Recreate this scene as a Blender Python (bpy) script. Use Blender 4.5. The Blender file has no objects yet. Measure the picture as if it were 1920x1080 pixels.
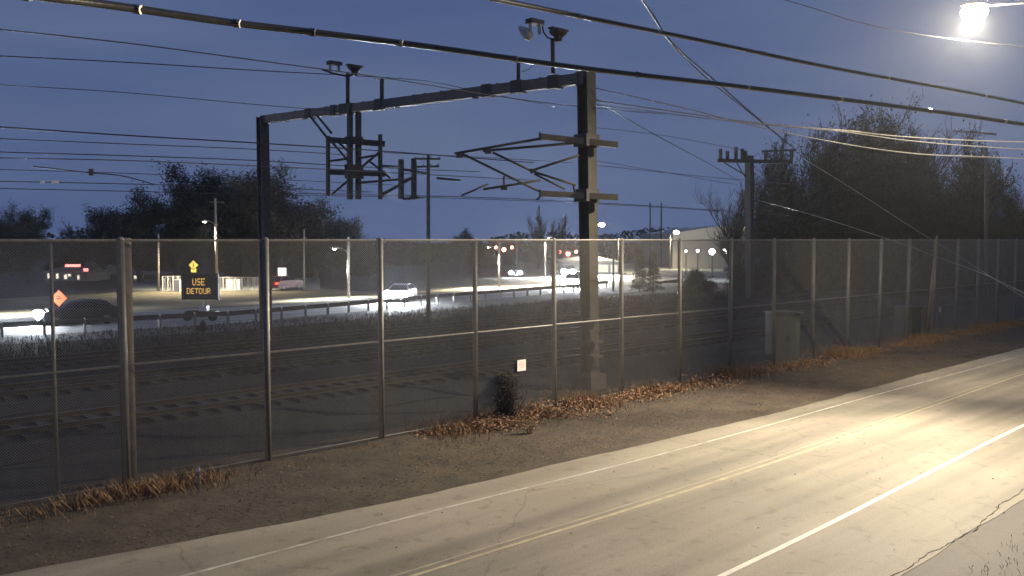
import bpy, math, random
from mathutils import Vector, Matrix
random.seed(7)
R = math.radians
scene = bpy.context.scene
col = scene.collection

# ------------------------------------------------------------------ camera
F, H = 1600.0, 5.2
PITCH = math.atan(91 / F)
cam_d = bpy.data.cameras.new('camera'); cam = bpy.data.objects.new('camera', cam_d); col.objects.link(cam)
cam_d.sensor_width = 36.0; cam_d.lens = 36.0 * F / 1920.0; cam_d.clip_start = 0.1; cam_d.clip_end = 4000
cam.location = (0, 0, H); cam.rotation_euler = (math.pi / 2 - PITCH, 0, 0)
scene.camera = cam

# ------------------------------------------------------------------ sky
EXPOSURE = 0.0
DA, PA, PB = -17, 45000, 9500
SKY_STRENGTH = 0.1
w = bpy.data.worlds.new('World'); scene.world = w; w.use_nodes = True
nt = w.node_tree; nt.nodes.clear()
out = nt.nodes.new('ShaderNodeOutputWorld'); bg = nt.nodes.new('ShaderNodeBackground')
sky = nt.nodes.new('ShaderNodeTexSky'); sky.sky_type = 'NISHITA'; sky.sun_disc = False
sky.sun_elevation = R(-3.2); sky.sun_rotation = R(200); sky.ozone_density = 3.0
geo = nt.nodes.new('ShaderNodeTexCoord')
mp = nt.nodes.new('ShaderNodeMapping'); mp.inputs['Scale'].default_value = (1.0, 1.0, 5.5)
nz = nt.nodes.new('ShaderNodeTexNoise'); nz.inputs['Scale'].default_value = 1.6; nz.inputs['Detail'].default_value = 5
rmp = nt.nodes.new('ShaderNodeValToRGB')          # thin dusk cloud: greyer and bluer patches
rmp.color_ramp.elements[0].position = 0.3; rmp.color_ramp.elements[0].color = (0.064, 0.104, 0.255, 1)
rmp.color_ramp.elements[1].position = 0.72; rmp.color_ramp.elements[1].color = (0.126, 0.170, 0.300, 1)
mixs = nt.nodes.new('ShaderNodeMix'); mixs.data_type = 'RGBA'; mixs.inputs[0].default_value = 0.88
scl = nt.nodes.new('ShaderNodeVectorMath'); scl.operation = 'SCALE'; scl.inputs[3].default_value = SKY_STRENGTH * 8
nt.links.new(geo.outputs['Generated'], mp.inputs[0]); nt.links.new(mp.outputs[0], nz.inputs['Vector'])
nt.links.new(nz.outputs[0], rmp.inputs[0])
nt.links.new(sky.outputs[0], scl.inputs[0])
nt.links.new(scl.outputs[0], mixs.inputs[6]); nt.links.new(rmp.outputs[0], mixs.inputs[7])
nt.links.new(mixs.outputs[2], bg.inputs[0]); bg.inputs[1].default_value = 1.0
nt.links.new(bg.outputs[0], out.inputs[0])
vs = scene.view_settings
vs.view_transform = 'Standard'; vs.look = 'None'; vs.exposure = EXPOSURE; vs.gamma = 1; vs.use_curve_mapping = False
scene.cycles.volume_step_rate = 4 if hasattr(scene.cycles, 'volume_step_rate') else 1
scene.cycles.max_bounces = 5; scene.cycles.volume_bounces = 0
scene.cycles.sample_clamp_indirect = 3.0

# ------------------------------------------------------------------ coordinates
cp, sp_ = math.cos(PITCH), math.sin(PITCH)
def ray(px, py):
    u, v = (px - 960) / F, (py - 540) / F
    d = Vector((u, cp - v * sp_, -sp_ - v * cp))
    return d / d.y
CAM = Vector((0, 0, H))
def W(px, py, Y): return CAM + ray(px, py) * Y
def G(px, py, z=0.0):
    d = ray(px, py); return CAM + d * ((z - H) / d.z)
TH = math.atan(1762 / F); ST, CT = math.sin(TH), math.cos(TH)
DV = Vector((ST, CT, 0)); NV = Vector((-CT, ST, 0)); UP = Vector((0, 0, 1))
def P(s, D, z=0.0): return DV * s + NV * D + UP * z        # along the tracks, across them, up
def S_at(px, D):
    u = (px - 960) / F
    return D * (CT + u * ST) / (ST - u * CT)
def WD(px, py, D):
    d = ray(px, py); t = D / d.dot(NV); return CAM + d * t
RAIL_ROT = math.atan2(DV.y, DV.x)

# ------------------------------------------------------------------ materials
MATS = {}
def mat(name, c, rough=0.8, metal=0.0, var=0.25, scale=8.0, bump=0.0, bscale=None, c2=None, emit=None, estr=1.0):
    if name in MATS: return MATS[name]
    m = bpy.data.materials.new(name); m.use_nodes = True; n = m.node_tree; b = n.nodes['Principled BSDF']
    b.inputs['Roughness'].default_value = rough; b.inputs['Metallic'].default_value = metal
    tc = n.nodes.new('ShaderNodeTexCoord'); no = n.nodes.new('ShaderNodeTexNoise')
    no.inputs['Scale'].default_value = scale; no.inputs['Detail'].default_value = 6; no.inputs['Roughness'].default_value = 0.65
    r = n.nodes.new('ShaderNodeValToRGB'); a = c2 or tuple(x * (1 - var) for x in c)
    r.color_ramp.elements[0].position = 0.3; r.color_ramp.elements[0].color = (*a, 1)
    r.color_ramp.elements[1].position = 0.7; r.color_ramp.elements[1].color = (*[min(1, x * (1 + var * .6)) for x in c], 1)
    n.links.new(tc.outputs['Object'], no.inputs['Vector']); n.links.new(no.outputs[0], r.inputs[0]); n.links.new(r.outputs[0], b.inputs['Base Color'])
    if bump:
        bp = n.nodes.new('ShaderNodeBump'); bp.inputs['Strength'].default_value = bump; bp.inputs['Distance'].default_value = 0.02
        no2 = n.nodes.new('ShaderNodeTexNoise'); no2.inputs['Scale'].default_value = bscale or scale * 4; no2.inputs['Detail'].default_value = 4
        n.links.new(tc.outputs['Object'], no2.inputs['Vector']); n.links.new(no2.outputs[0], bp.inputs['Height']); n.links.new(bp.outputs[0], b.inputs['Normal'])
    if emit:
        b.inputs['Emission Color'].default_value = (*emit, 1); b.inputs['Emission Strength'].default_value = estr
    MATS[name] = m; return m

def asphalt(name, base, dark, crack=0.5, streak=0.35):
    m = bpy.data.materials.new(name); m.use_nodes = True; n = m.node_tree; b = n.nodes['Principled BSDF']; L = n.links.new
    tc = n.nodes.new('ShaderNodeTexCoord')
    rot = n.nodes.new('ShaderNodeMapping'); rot.inputs['Rotation'].default_value = (0, 0, -RAIL_ROT)
    rot.vector_type = 'POINT'; L(tc.outputs['Object'], rot.inputs[0])
    st = n.nodes.new('ShaderNodeMapping'); st.inputs['Scale'].default_value = (0.05, 1.0, 1); L(rot.outputs[0], st.inputs[0])
    def noise(vec, s, d=5):
        k = n.nodes.new('ShaderNodeTexNoise'); k.inputs['Scale'].default_value = s; k.inputs['Detail'].default_value = d; L(vec, k.inputs['Vector']); return k.outputs[0]
    def ramp(x, p0, p1, c0, c1):
        k = n.nodes.new('ShaderNodeValToRGB'); e = k.color_ramp.elements; e[0].position = p0; e[1].position = p1; e[0].color = (*c0, 1); e[1].color = (*c1, 1); L(x, k.inputs[0]); return k.outputs[0]
    def mul(a, c, f=1.0):
        k = n.nodes.new('ShaderNodeMix'); k.data_type = 'RGBA'; k.blend_type = 'MULTIPLY'; k.inputs[0].default_value = f; L(a, k.inputs[6]); L(c, k.inputs[7]); return k.outputs[2]
    c = ramp(noise(rot.outputs[0], 0.35), 0.3, 0.7, dark, base)
    s = ramp(noise(st.outputs[0], 1.1, 3), 0.35, 0.65, (1 - streak,) * 3, (1.08,) * 3)
    c = mul(c, s)
    g = ramp(noise(tc.outputs['Object'], 35, 3), 0.3, 0.7, (.78, .78, .78), (1.15, 1.15, 1.15)); c = mul(c, g)
    sp = ramp(noise(tc.outputs['Object'], 3.3, 8), 0.32, 0.42, (.62, .6, .58), (1, 1, 1)); c = mul(c, sp, .6)
    # fine cracks
    vo = n.nodes.new('ShaderNodeTexVoronoi'); vo.feature = 'DISTANCE_TO_EDGE'; vo.inputs['Scale'].default_value = 0.22
    wn = n.nodes.new('ShaderNodeTexNoise'); wn.inputs['Scale'].default_value = 1.5; wn.inputs['Detail'].default_value = 6; L(rot.outputs[0], wn.inputs['Vector'])
    ad = n.nodes.new('ShaderNodeMix'); ad.data_type = 'RGBA'; ad.inputs[0].default_value = 0.35; L(rot.outputs[0], ad.inputs[6]); L(wn.outputs['Color'], ad.inputs[7]); L(ad.outputs[2], vo.inputs['Vector'])
    cr = ramp(vo.outputs[0], 0.0, 0.004, (.45, .43, .4), (1, 1, 1)); c = mul(c, cr, crack)
    L(c, b.inputs['Base Color']); b.inputs['Roughness'].default_value = 0.75
    bp = n.nodes.new('ShaderNodeBump'); bp.inputs['Strength'].default_value = .5; bp.inputs['Distance'].default_value = .01
    L(noise(tc.outputs['Object'], 60, 3), bp.inputs['Height']); L(bp.outputs[0], b.inputs['Normal'])
    MATS[name] = m; return m

M_road = asphalt('worn_asphalt', (.26, .23, .18), (.20, .175, .135))
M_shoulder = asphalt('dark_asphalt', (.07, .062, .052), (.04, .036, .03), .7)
M_far_road = asphalt('pale_lit_highway', (.40, .39, .36), (.32, .31, .29), .3)  # pale base colour stands in for the headlight-lit strip
M_dirt = mat('verge_dirt', (.054, .041, .027), .95, var=.4, scale=1.3, bump=.9, bscale=9, c2=(.026, .019, .013))
M_ground = mat('dark_ground', (.013, .012, .010), .95, var=.5, scale=.5, bump=.6, bscale=5)
M_weeds = mat('dark_weeds', (.04, .034, .024), .95, var=.4, scale=1)
M_grass_lit = mat('mown_dry_grass', (.15, .13, .072), .95, var=.35, scale=.25, bump=.6, bscale=6, c2=(.10, .085, .055))
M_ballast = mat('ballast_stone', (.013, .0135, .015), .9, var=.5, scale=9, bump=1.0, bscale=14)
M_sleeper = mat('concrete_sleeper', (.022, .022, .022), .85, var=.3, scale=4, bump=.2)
M_rail = mat('rail_steel', (.06, .053, .05), .4, .7, var=.3, scale=3)
M_galv = mat('galvanised_steel', (.18, .17, .155), .5, .35, var=.3, scale=5, bump=.1)
M_wire = mat('fence_wire', (.22, .21, .195), .55, .3, var=.2, scale=3)
M_beam = mat('beam_steel', (.15, .13, .115), .6, .1, var=.3, scale=2, bump=.15)
M_steel = mat('weathered_steel', (.078, .07, .05), .65, .2, var=.3, scale=3, bump=.15)
M_steel_dark = mat('dark_bolted_steel', (.07, .062, .058), .65, .2, var=.4, scale=5, bump=.15)
M_beige = mat('fibreglass_bracket', (.17, .145, .10), .6, 0, var=.2, scale=4)
M_cable = mat('black_cable', (.05, .047, .042), .3, 0, var=.3, scale=4, bump=.2)
M_cable_al = mat('aluminium_wire', (.35, .33, .3), .35, .7, var=.2, scale=4)
M_foot = mat('stained_concrete', (.075, .065, .055), .85, 0, var=.25, scale=5, bump=.3)
M_conc = mat('footing_concrete', (.26, .28, .25), .85, 0, var=.25, scale=5, bump=.3)
M_wood = mat('pole_wood', (.115, .095, .075), .85, 0, var=.4, scale=6, bump=.4)
M_woodp = mat('pale_pole_wood', (.30, .26, .21), .8, 0, var=.35, scale=6, bump=.4)
M_porcelain = mat('porcelain', (.42, .42, .40), .25, 0, var=.1)
M_bark = mat('bark', (.065, .05, .042), .95, 0, var=.35, scale=6, bump=.5)
M_twig = mat('twigs', (.04, .031, .027), .95, 0, var=.35, scale=1)
M_leaf = mat('dark_leaves', (.026, .026, .016), .85, 0, var=.5, scale=.8)
M_leaf2 = mat('oak_leaves', (.06, .043, .025), .85, 0, var=.5, scale=.8)
M_conifer = mat('needles', (.03, .045, .025), .9, 0, var=.5, scale=1.5)
M_dryleaf = mat('dry_leaves', (.24, .13, .068), .85, 0, var=.5, scale=14, c2=(.11, .06, .034))
M_drygrass = mat('dry_grass', (.22, .135, .07), .9, 0, var=.5, scale=4, c2=(.10, .058, .034))
M_cabinet = mat('cabinet_paint', (.085, .09, .078), .55, .1, var=.12, scale=2)
M_stone = mat('verge_stones', (.12, .10, .08), .9, 0, var=.5, scale=30)
M_white = mat('white_paint', (.78, .76, .72), .5, 0, var=.1, scale=3)
M_yline = mat('yellow_road_paint', (.36, .315, .20), .7, 0, var=.35, scale=3.2, bump=.2)
M_wline = mat('white_road_paint', (.58, .55, .48), .7, 0, var=.2, scale=6, bump=.2)
M_wline_worn = mat('worn_white_road_paint', (.42, .39, .33), .7, 0, scale=2.2, c2=(.22, .2, .17), bump=.2)
M_yline_worn = mat('worn_yellow_road_paint', (.30, .265, .185), .7, 0, scale=1.7, c2=(.22, .195, .15), bump=.2)
M_black = mat('black_plastic', (.012, .012, .013), .45, 0)
M_rubber = mat('tyre_rubber', (.018, .018, .018), .85, 0)
M_glass = mat('dark_glass', (.01, .011, .013), .08, 0, var=.1)
M_roof = mat('grey_shingle', (.16, .155, .14), .9, 0, var=.2, scale=3)
M_wall = mat('pale_siding', (.34, .33, .29), .8, 0, var=.15, scale=2)
M_metalwall = mat('metal_building', (.40, .38, .34), .6, .1, var=.1, scale=.3)
M_orange = mat('orange_sign_sheeting', (.75, .13, .05), .4, 0, emit=None)
M_yellow = mat('yellow_sign_sheeting', (.75, .60, .12), .4, 0)
M_reflect = mat('pink_reflector', (.8, .45, .55), .4, 0)

def lum(name, c, s):
    m = bpy.data.materials.new(name); m.use_nodes = True; n = m.node_tree; n.nodes.clear()
    o = n.nodes.new('ShaderNodeOutputMaterial'); e = n.nodes.new('ShaderNodeEmission'); e.inputs[0].default_value = (*c, 1); e.inputs[1].default_value = s
    n.links.new(e.outputs[0], o.inputs[0]); return m
E_lamp = lum('lamp_glow', (1, .86, .62), 60)
E_near = lum('near_lamp_glow', (1, .86, .62), 420)
E_head = lum('headlight_glow', (.85, .92, 1), 1400)
E_tail = lum('tail_glow', (1, .06, .03), 6)
E_red = lum('red_signal_glow', (1, .10, .06), 70)
E_neon = lum('red_neon_glow', (1, .25, .22), 3.2)
E_amber = lum('amber_led', (1, .60, .16), 1.1)
E_window = lum('lit_window_glow', (1, .9, .72), 1.3)
E_flood = lum('floodlight_glow', (.95, .97, 1), 40)
E_signbox = lum('sign_face_glow', (1, .95, .82), 2.5)
E_string = lum('string_light_glow', (.9, .95, 1), 2.0)

# ------------------------------------------------------------------ mesh tools
class MB:
    def __init__(s): s.v = []; s.f = []
    def box(s, c, size, rot=0.0, ax=None):
        c = Vector(c); hx, hy, hz = [x / 2 for x in size]
        if ax is None:
            ax = (Vector((math.cos(rot), math.sin(rot), 0)), Vector((-math.sin(rot), math.cos(rot), 0)), UP)
        b = len(s.v)
        for z in (-1, 1):
            for x, y in ((-1, -1), (1, -1), (1, 1), (-1, 1)):
                s.v.append(c + ax[0] * hx * x + ax[1] * hy * y + ax[2] * hz * z)
        for q in ((3, 2, 1, 0), (4, 5, 6, 7), (0, 1, 5, 4), (1, 2, 6, 5), (2, 3, 7, 6), (3, 0, 4, 7)):
            s.f.append(tuple(b + i for i in q))
        return s
    def bar(s, a, b, w, h=None, up=UP):
        a = Vector(a); b = Vector(b); x = (b - a); L = x.length; x.normalize()
        if abs(x.dot(up)) > .98: up = DV
        y = up.cross(x).normalized(); z = x.cross(y)
        return s.box((a + b) / 2, (L, w, h or w), ax=(x, y, z))
    def tube(s, pts, r, n=8, cap=True):
        pts = [Vector(p) for p in pts]; rr = r if isinstance(r, (list, tuple)) else [r] * len(pts)
        base = len(s.v); t0 = (pts[1] - pts[0]).normalized()
        ref = UP if abs(t0.z) < .9 else Vector((1, 0, 0)); u = t0.cross(ref).normalized()
        for i, p in enumerate(pts):
            t = (pts[min(i + 1, len(pts) - 1)] - pts[max(i - 1, 0)]).normalized()
            u = (u - t * u.dot(t)).normalized(); v = t.cross(u)
            for k in range(n):
                a = 2 * math.pi * k / n; s.v.append(p + (u * math.cos(a) + v * math.sin(a)) * rr[i])
        for i in range(len(pts) - 1):
            for k in range(n):
                a = base + i * n + k; b = base + i * n + (k + 1) % n
                s.f.append((a, b, b + n, a + n))
        if cap:
            s.f.append(tuple(base + k for k in range(n))[::-1]); e = base + (len(pts) - 1) * n; s.f.append(tuple(e + k for k in range(n)))
        return s
    def ball(s, c, r, seg=12, rings=8, sc=(1, 1, 1)):
        c = Vector(c); b = len(s.v)
        for i in range(rings + 1):
            ph = math.pi * i / rings
            for k in range(seg):
                a = 2 * math.pi * k / seg
                s.v.append(c + Vector((math.sin(ph) * math.cos(a) * sc[0], math.sin(ph) * math.sin(a) * sc[1], math.cos(ph) * sc[2])) * r)
        for i in range(rings):
            for k in range(seg):
                p = b + i * seg + k; q = b + i * seg + (k + 1) % seg
                s.f.append((p, p + seg, q + seg, q))
        return s
    def quad(s, *p):
        b = len(s.v); s.v += [Vector(x) for x in p]; s.f.append(tuple(range(b, b + len(p)))); return s
    def build(s, name, m, parent=None, origin=None, smooth=False):
        o0 = Vector(origin) if origin is not None else Vector((0, 0, 0))
        me = bpy.data.meshes.new(name); me.from_pydata([tuple(v - o0) for v in s.v], [], s.f); me.update()
        if smooth:
            for p in me.polygons: p.use_smooth = True
        if m: me.materials.append(m)
        o = bpy.data.objects.new(name, me); col.objects.link(o)
        o.location = o0
        if parent is not None:
            o.parent = parent
            if parent.type == 'EMPTY' or True: o.location = o0 - parent_world(parent)
        return o
def parent_world(p):
    l = Vector(p.location)
    while p.parent: p = p.parent; l = l + p.location
    return l
def tag(o, label=None, cat=None, group=None, kind=None):
    if label: o['label'] = label
    if cat: o['category'] = cat
    if group: o['group'] = group
    if kind: o['kind'] = kind
    return o
def empty(name, loc, label, cat, group=None):
    e = bpy.data.objects.new(name, None); e.location = loc; e.empty_display_size = .3; col.objects.link(e)
    return tag(e, label, cat, group)
def struct(o, label=None): o['kind'] = 'structure'; return tag(o, label)
def stuff(o, label, cat): return tag(o, label, cat, None, 'stuff')
def copy_tree(o, parent=None):
    c = o.copy(); col.objects.link(c)
    if parent is not None: c.parent = parent
    for ch in [x for x in list(bpy.data.objects) if x.parent == o and x != c]: copy_tree(ch, c)
    return c
def lerp(a, b, t): return a + (b - a) * t
def poly(pts, xs):
    """interpolate y at x along a pixel polyline, extended at both ends"""
    r = []
    for x in xs:
        i = 0
        while i < len(pts) - 2 and x > pts[i + 1][0]: i += 1
        (x0, y0), (x1, y1) = pts[i], pts[i + 1]; r.append((x, y0 + (y1 - y0) * (x - x0) / (x1 - x0)))
    return r
def strip(A, B, z):
    m = MB()
    for a, b in zip(A, B): m.v += [Vector((a.x, a.y, z)), Vector((b.x, b.y, z))]
    for i in range(len(A) - 1): m.f.append((2 * i + 1, 2 * i + 3, 2 * i + 2, 2 * i))
    for k, f in enumerate(m.f):
        a, b, c = [m.v[i] for i in f[:3]]
        if (b - a).cross(c - a).z < 0: m.f[k] = f[::-1]
    return m
rnd = random.uniform

# ------------------------------------------------------------------ ground and roads
g = MB(); NG = 40
for j in range(NG + 1):
    for i in range(NG + 1):
        g.v.append(Vector((-1500 + 3000 * i / NG, -1500 + 3000 * j / NG, 0)))
for j in range(NG):
    for i in range(NG):
        a = j * (NG + 1) + i; g.f.append((a, a + 1, a + NG + 2, a + NG + 1))
struct(g.build('ground', M_ground))

ROAD_L, ROAD_R = 13.85, 5.9
def curve(pts, z=.034):
    q = sorted((G(x, y, z).dot(DV), G(x, y, z).dot(NV)) for x, y in pts)
    def f(s):
        if s <= q[0][0]: return q[0][1]
        if s >= q[-1][0]: return q[-1][1]
        for (a, b), (c, d) in zip(q, q[1:]):
            if s <= c: t = (s - a) / (c - a); return b + (d - b) * t
    return lambda s: sum(f(s + k) for k in (-3, -1.5, 0, 1.5, 3)) / 5
C_EDGE = curve([(-160, 1098), (81, 1062), (285, 1031), (480, 998), (603, 966), (725, 941), (920, 901), (1053, 867), (1300, 813), (1407, 788), (1518, 757), (1720, 704), (1920, 651)], .03)
C_WL = curve([(758, 970), (1077, 893), (1300, 837), (1420, 802), (1532, 771), (1629, 743), (1800, 698)])
C_RE = curve([(1690, 1080), (1825, 1008), (1888, 960), (1920, 922)], .03)
C_Y = curve([(762, 1081), (920, 1035), (1300, 917), (1470, 860), (1720, 771), (1920, 700)])
C_WR = curve([(1355, 1080), (1440, 1041), (1680, 918), (1920, 795)])
SS = [-60 + 4 * i for i in range(75)]
def wob(s, k, a=.1): return a * (math.sin(s * .37 + k) + .6 * math.sin(s * .91 + 2 * k) + .35 * math.sin(s * 2.3 + k))
A = []; B = []
for i in range(600):
    s = -60 + .4 * i; A.append(P(s, C_EDGE(s) + wob(s, 1, .03) + rnd(-.03, .03))); B.append(P(s, C_RE(s) + wob(s, 3, .05)))
road = struct(strip(A, B, .03).build('road', M_road))
# road edge thickness
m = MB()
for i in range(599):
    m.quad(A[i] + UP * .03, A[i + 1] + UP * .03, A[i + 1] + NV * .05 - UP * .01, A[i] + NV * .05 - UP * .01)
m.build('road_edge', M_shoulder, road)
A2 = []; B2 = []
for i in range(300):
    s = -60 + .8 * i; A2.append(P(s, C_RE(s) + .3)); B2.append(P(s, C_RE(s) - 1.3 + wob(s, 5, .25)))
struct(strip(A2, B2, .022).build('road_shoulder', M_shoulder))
m = MB()   # crack between lane and shoulder
prev = None
cpts = [P(-4 + .12 * i, C_RE(-4 + .12 * i) + .12 + wob(i * .25, 2, .05) + rnd(-.02, .02), .0345) for i in range(400)]
for i in range(399):
    a, b = cpts[i], cpts[i + 1]; wd = .003 + .007 * abs(math.sin(i * .7))
    m.quad(a - NV * wd, b - NV * wd, b + NV * wd, a + NV * wd)
m.build('pavement_crack', mat('crack_tar', (.02, .018, .016), 1.0), road)

def line(name, D, w_, m_, s0, s1, wear=0.0, k=1, parent=road):
    m = MB(); s = s0; st = .16
    while s < s1:
        if wear == 0 or random.random() >= wear * (1 + 1.3 * math.sin(s * .45 + k) * math.sin(s * .13 + 2 * k)):
            c0 = D(s) + wob(s * .3, k, .008); c1 = D(s + st) + wob((s + st) * .3, k, .008)
            ww = w_ / 2 * (1 - (rnd(0, .45) if wear else 0))
            m.quad(P(s, c0 - ww, .034), P(s + st, c1 - ww, .034), P(s + st, c1 + ww, .034), P(s, c0 + ww, .034))
        s += st
    return m.build(name, m_, parent)
line('edge_line', C_WR, .105, M_wline, -50, 170)
line('edge_line', C_WL, .08, M_wline_worn, -50, 170, 0, 2)
line('centre_line', C_Y, .085, M_yline, -50, 170, 0, 3)
line('centre_line', lambda s: C_Y(s) + .2, .06, M_yline_worn, -50, 170, 0, 4)

# verge: uneven dirt between the road and the fence
FD = 18.3
m = MB(); n1, n2 = 260, 14
for i in range(n1):
    s = -40 + i * .6
    for j in range(n2):
        D = C_EDGE(s) - .12 + j * (19.3 - C_EDGE(s)) / 13
        z = .012 + .05 * max(0, min(1, (D - 14.6) / 2)) + (.03 * math.sin(s * 1.7 + D) * math.sin(D * 2.1 + s * .6) + rnd(0, .02) if j > 1 else 0)
        m.v.append(P(s, D + (wob(s, 1, .05) if j == 0 else 0), z))
for i in range(n1 - 1):
    for j in range(n2 - 1):
        a = i * n2 + j; m.f.append((a, a + n2, a + n2 + 1, a + 1))
struct(m.build('verge', M_dirt, smooth=True))

# pale gravel shoulder on the near side of the guardrail
# far highway, its lawn, parking lot
LOWER = [(0, 633), (440, 607), (600, 592), (820, 570), (1053, 550), (1137, 540)]
UPPER = [(0, 594), (440, 577), (600, 567), (820, 551), (1033, 529), (1160, 515)]
xs = list(range(-1200, 1300, 40))
lo = [G(*p) for p in poly(LOWER, xs)]; up_ = [G(*p) for p in poly(UPPER, xs)]
hw = struct(strip(lo, up_, .02).build('highway', M_far_road))
ls = [G(x, y + 14) for x, y in poly(LOWER, xs)]
struct(strip(ls, lo, .016).build('gravel_shoulder', mat('shoulder_gravel', (.14, .135, .125), .9, var=.4, scale=1.2, bump=.5)))
def offl(A_, B_, t): return [lerp(a, b, t) for a, b in zip(A_, B_)]
for t_, nm, mm in ((.08, 'edge_line', M_wline), (.52, 'centre_line', M_yline), (.93, 'edge_line', M_wline)):
    strip(offl(lo, up_, t_ - .008), offl(lo, up_, t_ + .008), .026).build(nm, mm, hw)
TOPG = [(0, 560), (240, 548), (290, 541), (600, 541), (700, 548), (820, 545), (1033, 522), (1160, 510)]
tg = [G(*p) for p in poly(TOPG, xs)]
struct(strip(up_, tg, .012).build('lawn', M_grass_lit))
PX = list(range(240, 640, 40))
struct(strip([G(x, 545) for x in PX], [G(x, 521) for x in PX], .02).build('parking_lot', M_conc))
PX = list(range(1040, 1500, 40))
struct(strip([G(x, 531) for x in PX], [G(x, 494) for x in PX], .016).build('forecourt', M_conc))

# ------------------------------------------------------------------ railway tracks
def track(D, label):
    s0, s1 = S_at(-140, D), S_at(1420, D)
    e = empty('railway_track', P(s0, D, 0), label, 'railway track', 'electrified railway tracks behind the fence')
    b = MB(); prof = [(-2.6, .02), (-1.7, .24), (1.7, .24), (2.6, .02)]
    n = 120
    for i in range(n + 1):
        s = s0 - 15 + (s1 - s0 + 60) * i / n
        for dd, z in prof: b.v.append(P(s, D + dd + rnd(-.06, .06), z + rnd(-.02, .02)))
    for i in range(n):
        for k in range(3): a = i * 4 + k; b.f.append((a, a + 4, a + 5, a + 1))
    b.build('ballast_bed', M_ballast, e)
    for sg in (-1, 1):
        r = MB(); c = D + sg * .7175
        ra = P(s0 - 15, c, 0); rb = P(s1 + 45, c, 0)
        r.bar(ra + UP * .45, rb + UP * .45, .07, .045); r.bar(ra + UP * .385, rb + UP * .385, .02, .09); r.bar(ra + UP * .335, rb + UP * .335, .14, .02)
        r.build('rail', M_rail, e)
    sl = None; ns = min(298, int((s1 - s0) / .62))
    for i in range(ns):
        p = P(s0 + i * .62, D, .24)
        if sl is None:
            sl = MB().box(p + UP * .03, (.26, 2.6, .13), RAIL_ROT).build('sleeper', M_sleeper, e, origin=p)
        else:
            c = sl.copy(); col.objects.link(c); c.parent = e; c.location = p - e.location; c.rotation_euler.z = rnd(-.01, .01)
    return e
track(24.7, 'nearest railway track with pale sleepers, just behind the tall chain link fence')
track(30.9, 'middle railway track between the nearest track and the farthest one')
track(37.6, 'farthest railway track, on the highway side of the rail corridor')

# ------------------------------------------------------------------ chain link fence
FH = 5.18
fence = empty('chain_link_fence', P(S_at(978, FD), FD, 0), 'tall galvanised chain link fence with mid rail between the road verge and the railway', 'fence')
s497, s1592 = S_at(497, FD), S_at(1592, FD)
SP = (s1592 - s497) / 9.0
k0, k1 = -4, 24
post = None; thin_s = S_at(96, FD)
for k in range(k0, k1):
    p = P(s497 + SP * k, FD, 0)
    if post is None:
        post = MB().tube([p, p + UP * (FH - .02)], .075, 12).build('post', M_galv, fence, origin=p, smooth=True)
        cap0 = MB().ball(p + UP * (FH + .0), .078, 8, 5).build('post_cap', M_galv, post, origin=p)
    else:
        c = post.copy(); col.objects.link(c); c.parent = fence; c.location = p - fence.location
        c.rotation_euler = (rnd(-.009, .009), rnd(-.009, .009), rnd(0, 3))
        c2 = cap0.copy(); col.objects.link(c2); c2.parent = c
p = P(thin_s, FD + .02, 0); MB().tube([p, p + UP * (FH - .05)], .035, 8).build('post', M_galv, fence, origin=p, smooth=True)
p = P(S_at(240, FD) , FD + .25, 0); MB().tube([p, p + UP * (FH + .05)], .15, 12).build('terminal_post', M_wood, fence, origin=p, smooth=True)
for zz, rr, nm in ((FH, .03, 'top_rail'), (2.6, .027, 'mid_rail'), (.14, .02, 'bottom_rail')):
    for k in range(k0, k1 - 1):
        a = P(s497 + SP * k, FD, zz + (rnd(-.02, .02) if nm != 'top_rail' else 0)); b_ = P(s497 + SP * (k + 1), FD, zz)
        MB().tube([a, b_], rr, 6).build(nm, M_galv, fence, origin=a)
mesh0 = None
for k in range(k0, k1 - 1):
    p = P(s497 + SP * k, FD - .065, 0)
    if mesh0 is None:
        m = MB(); pitch = .056; z0, z1 = .06, FH + .02; hh = z1 - z0; r = .0021
        for sg in (1, -1):
            i = -int(hh / pitch) - 1
            while i * pitch < SP:
                x0 = i * pitch; xa, xb = max(0, x0), min(SP, x0 + hh)
                if xb > xa:
                    za, zb = z0 + (xa - x0), z0 + (xb - x0)
                    if sg < 0: za, zb = z1 - (xa - x0), z1 - (xb - x0)
                    a = p + DV * xa + UP * za; b_ = p + DV * xb + UP * zb
                    off = NV * (.003 * sg)
                    m.bar(a + off, b_ + off, r * 2, r * 2)
                i += 1
        mesh0 = m.build('mesh_panel', M_wire, fence, origin=p)
    else:
        c = mesh0.copy(); col.objects.link(c); c.parent = fence; c.location = p - fence.location
# sign wired onto the fence
c = WD(978, 685, FD - .12)
sg = empty('warning_sign', c, 'small square white sign wired to the fence above a dark bush', 'sign')
MB().box(c, (.34, .004, .33), RAIL_ROT).build('sign_plate', M_white, sg, origin=c)
for i, (wd_, zz) in enumerate(((.16, .08), (.22, .03), (.2, -.02), (.12, -.07))):
    MB().box(c - NV * .0035 + UP * zz, (wd_, .002, .014), RAIL_ROT).build('printed_line', mat('faded_red_print', (.62, .45, .38), .6), sg, origin=c)
for sx in (-.14, .14):
    MB().bar(c + DV * sx + UP * .15, c + DV * sx + UP * .15 + NV * .06, .006).build('wire_tie', M_galv, sg, origin=c)
# stake in the verge
p = G(373, 932)
st_ = empty('marker_stake', p, 'thin grey marker stake standing in the verge left of the road', 'stake')
MB().box(p + UP * .31, (.045, .02, .62), .3).build('shaft', M_woodp, st_, origin=p)
MB().box(p + UP * .56, (.05, .025, .07), .3).build('reflective_band', M_white, st_, origin=p)

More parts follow.
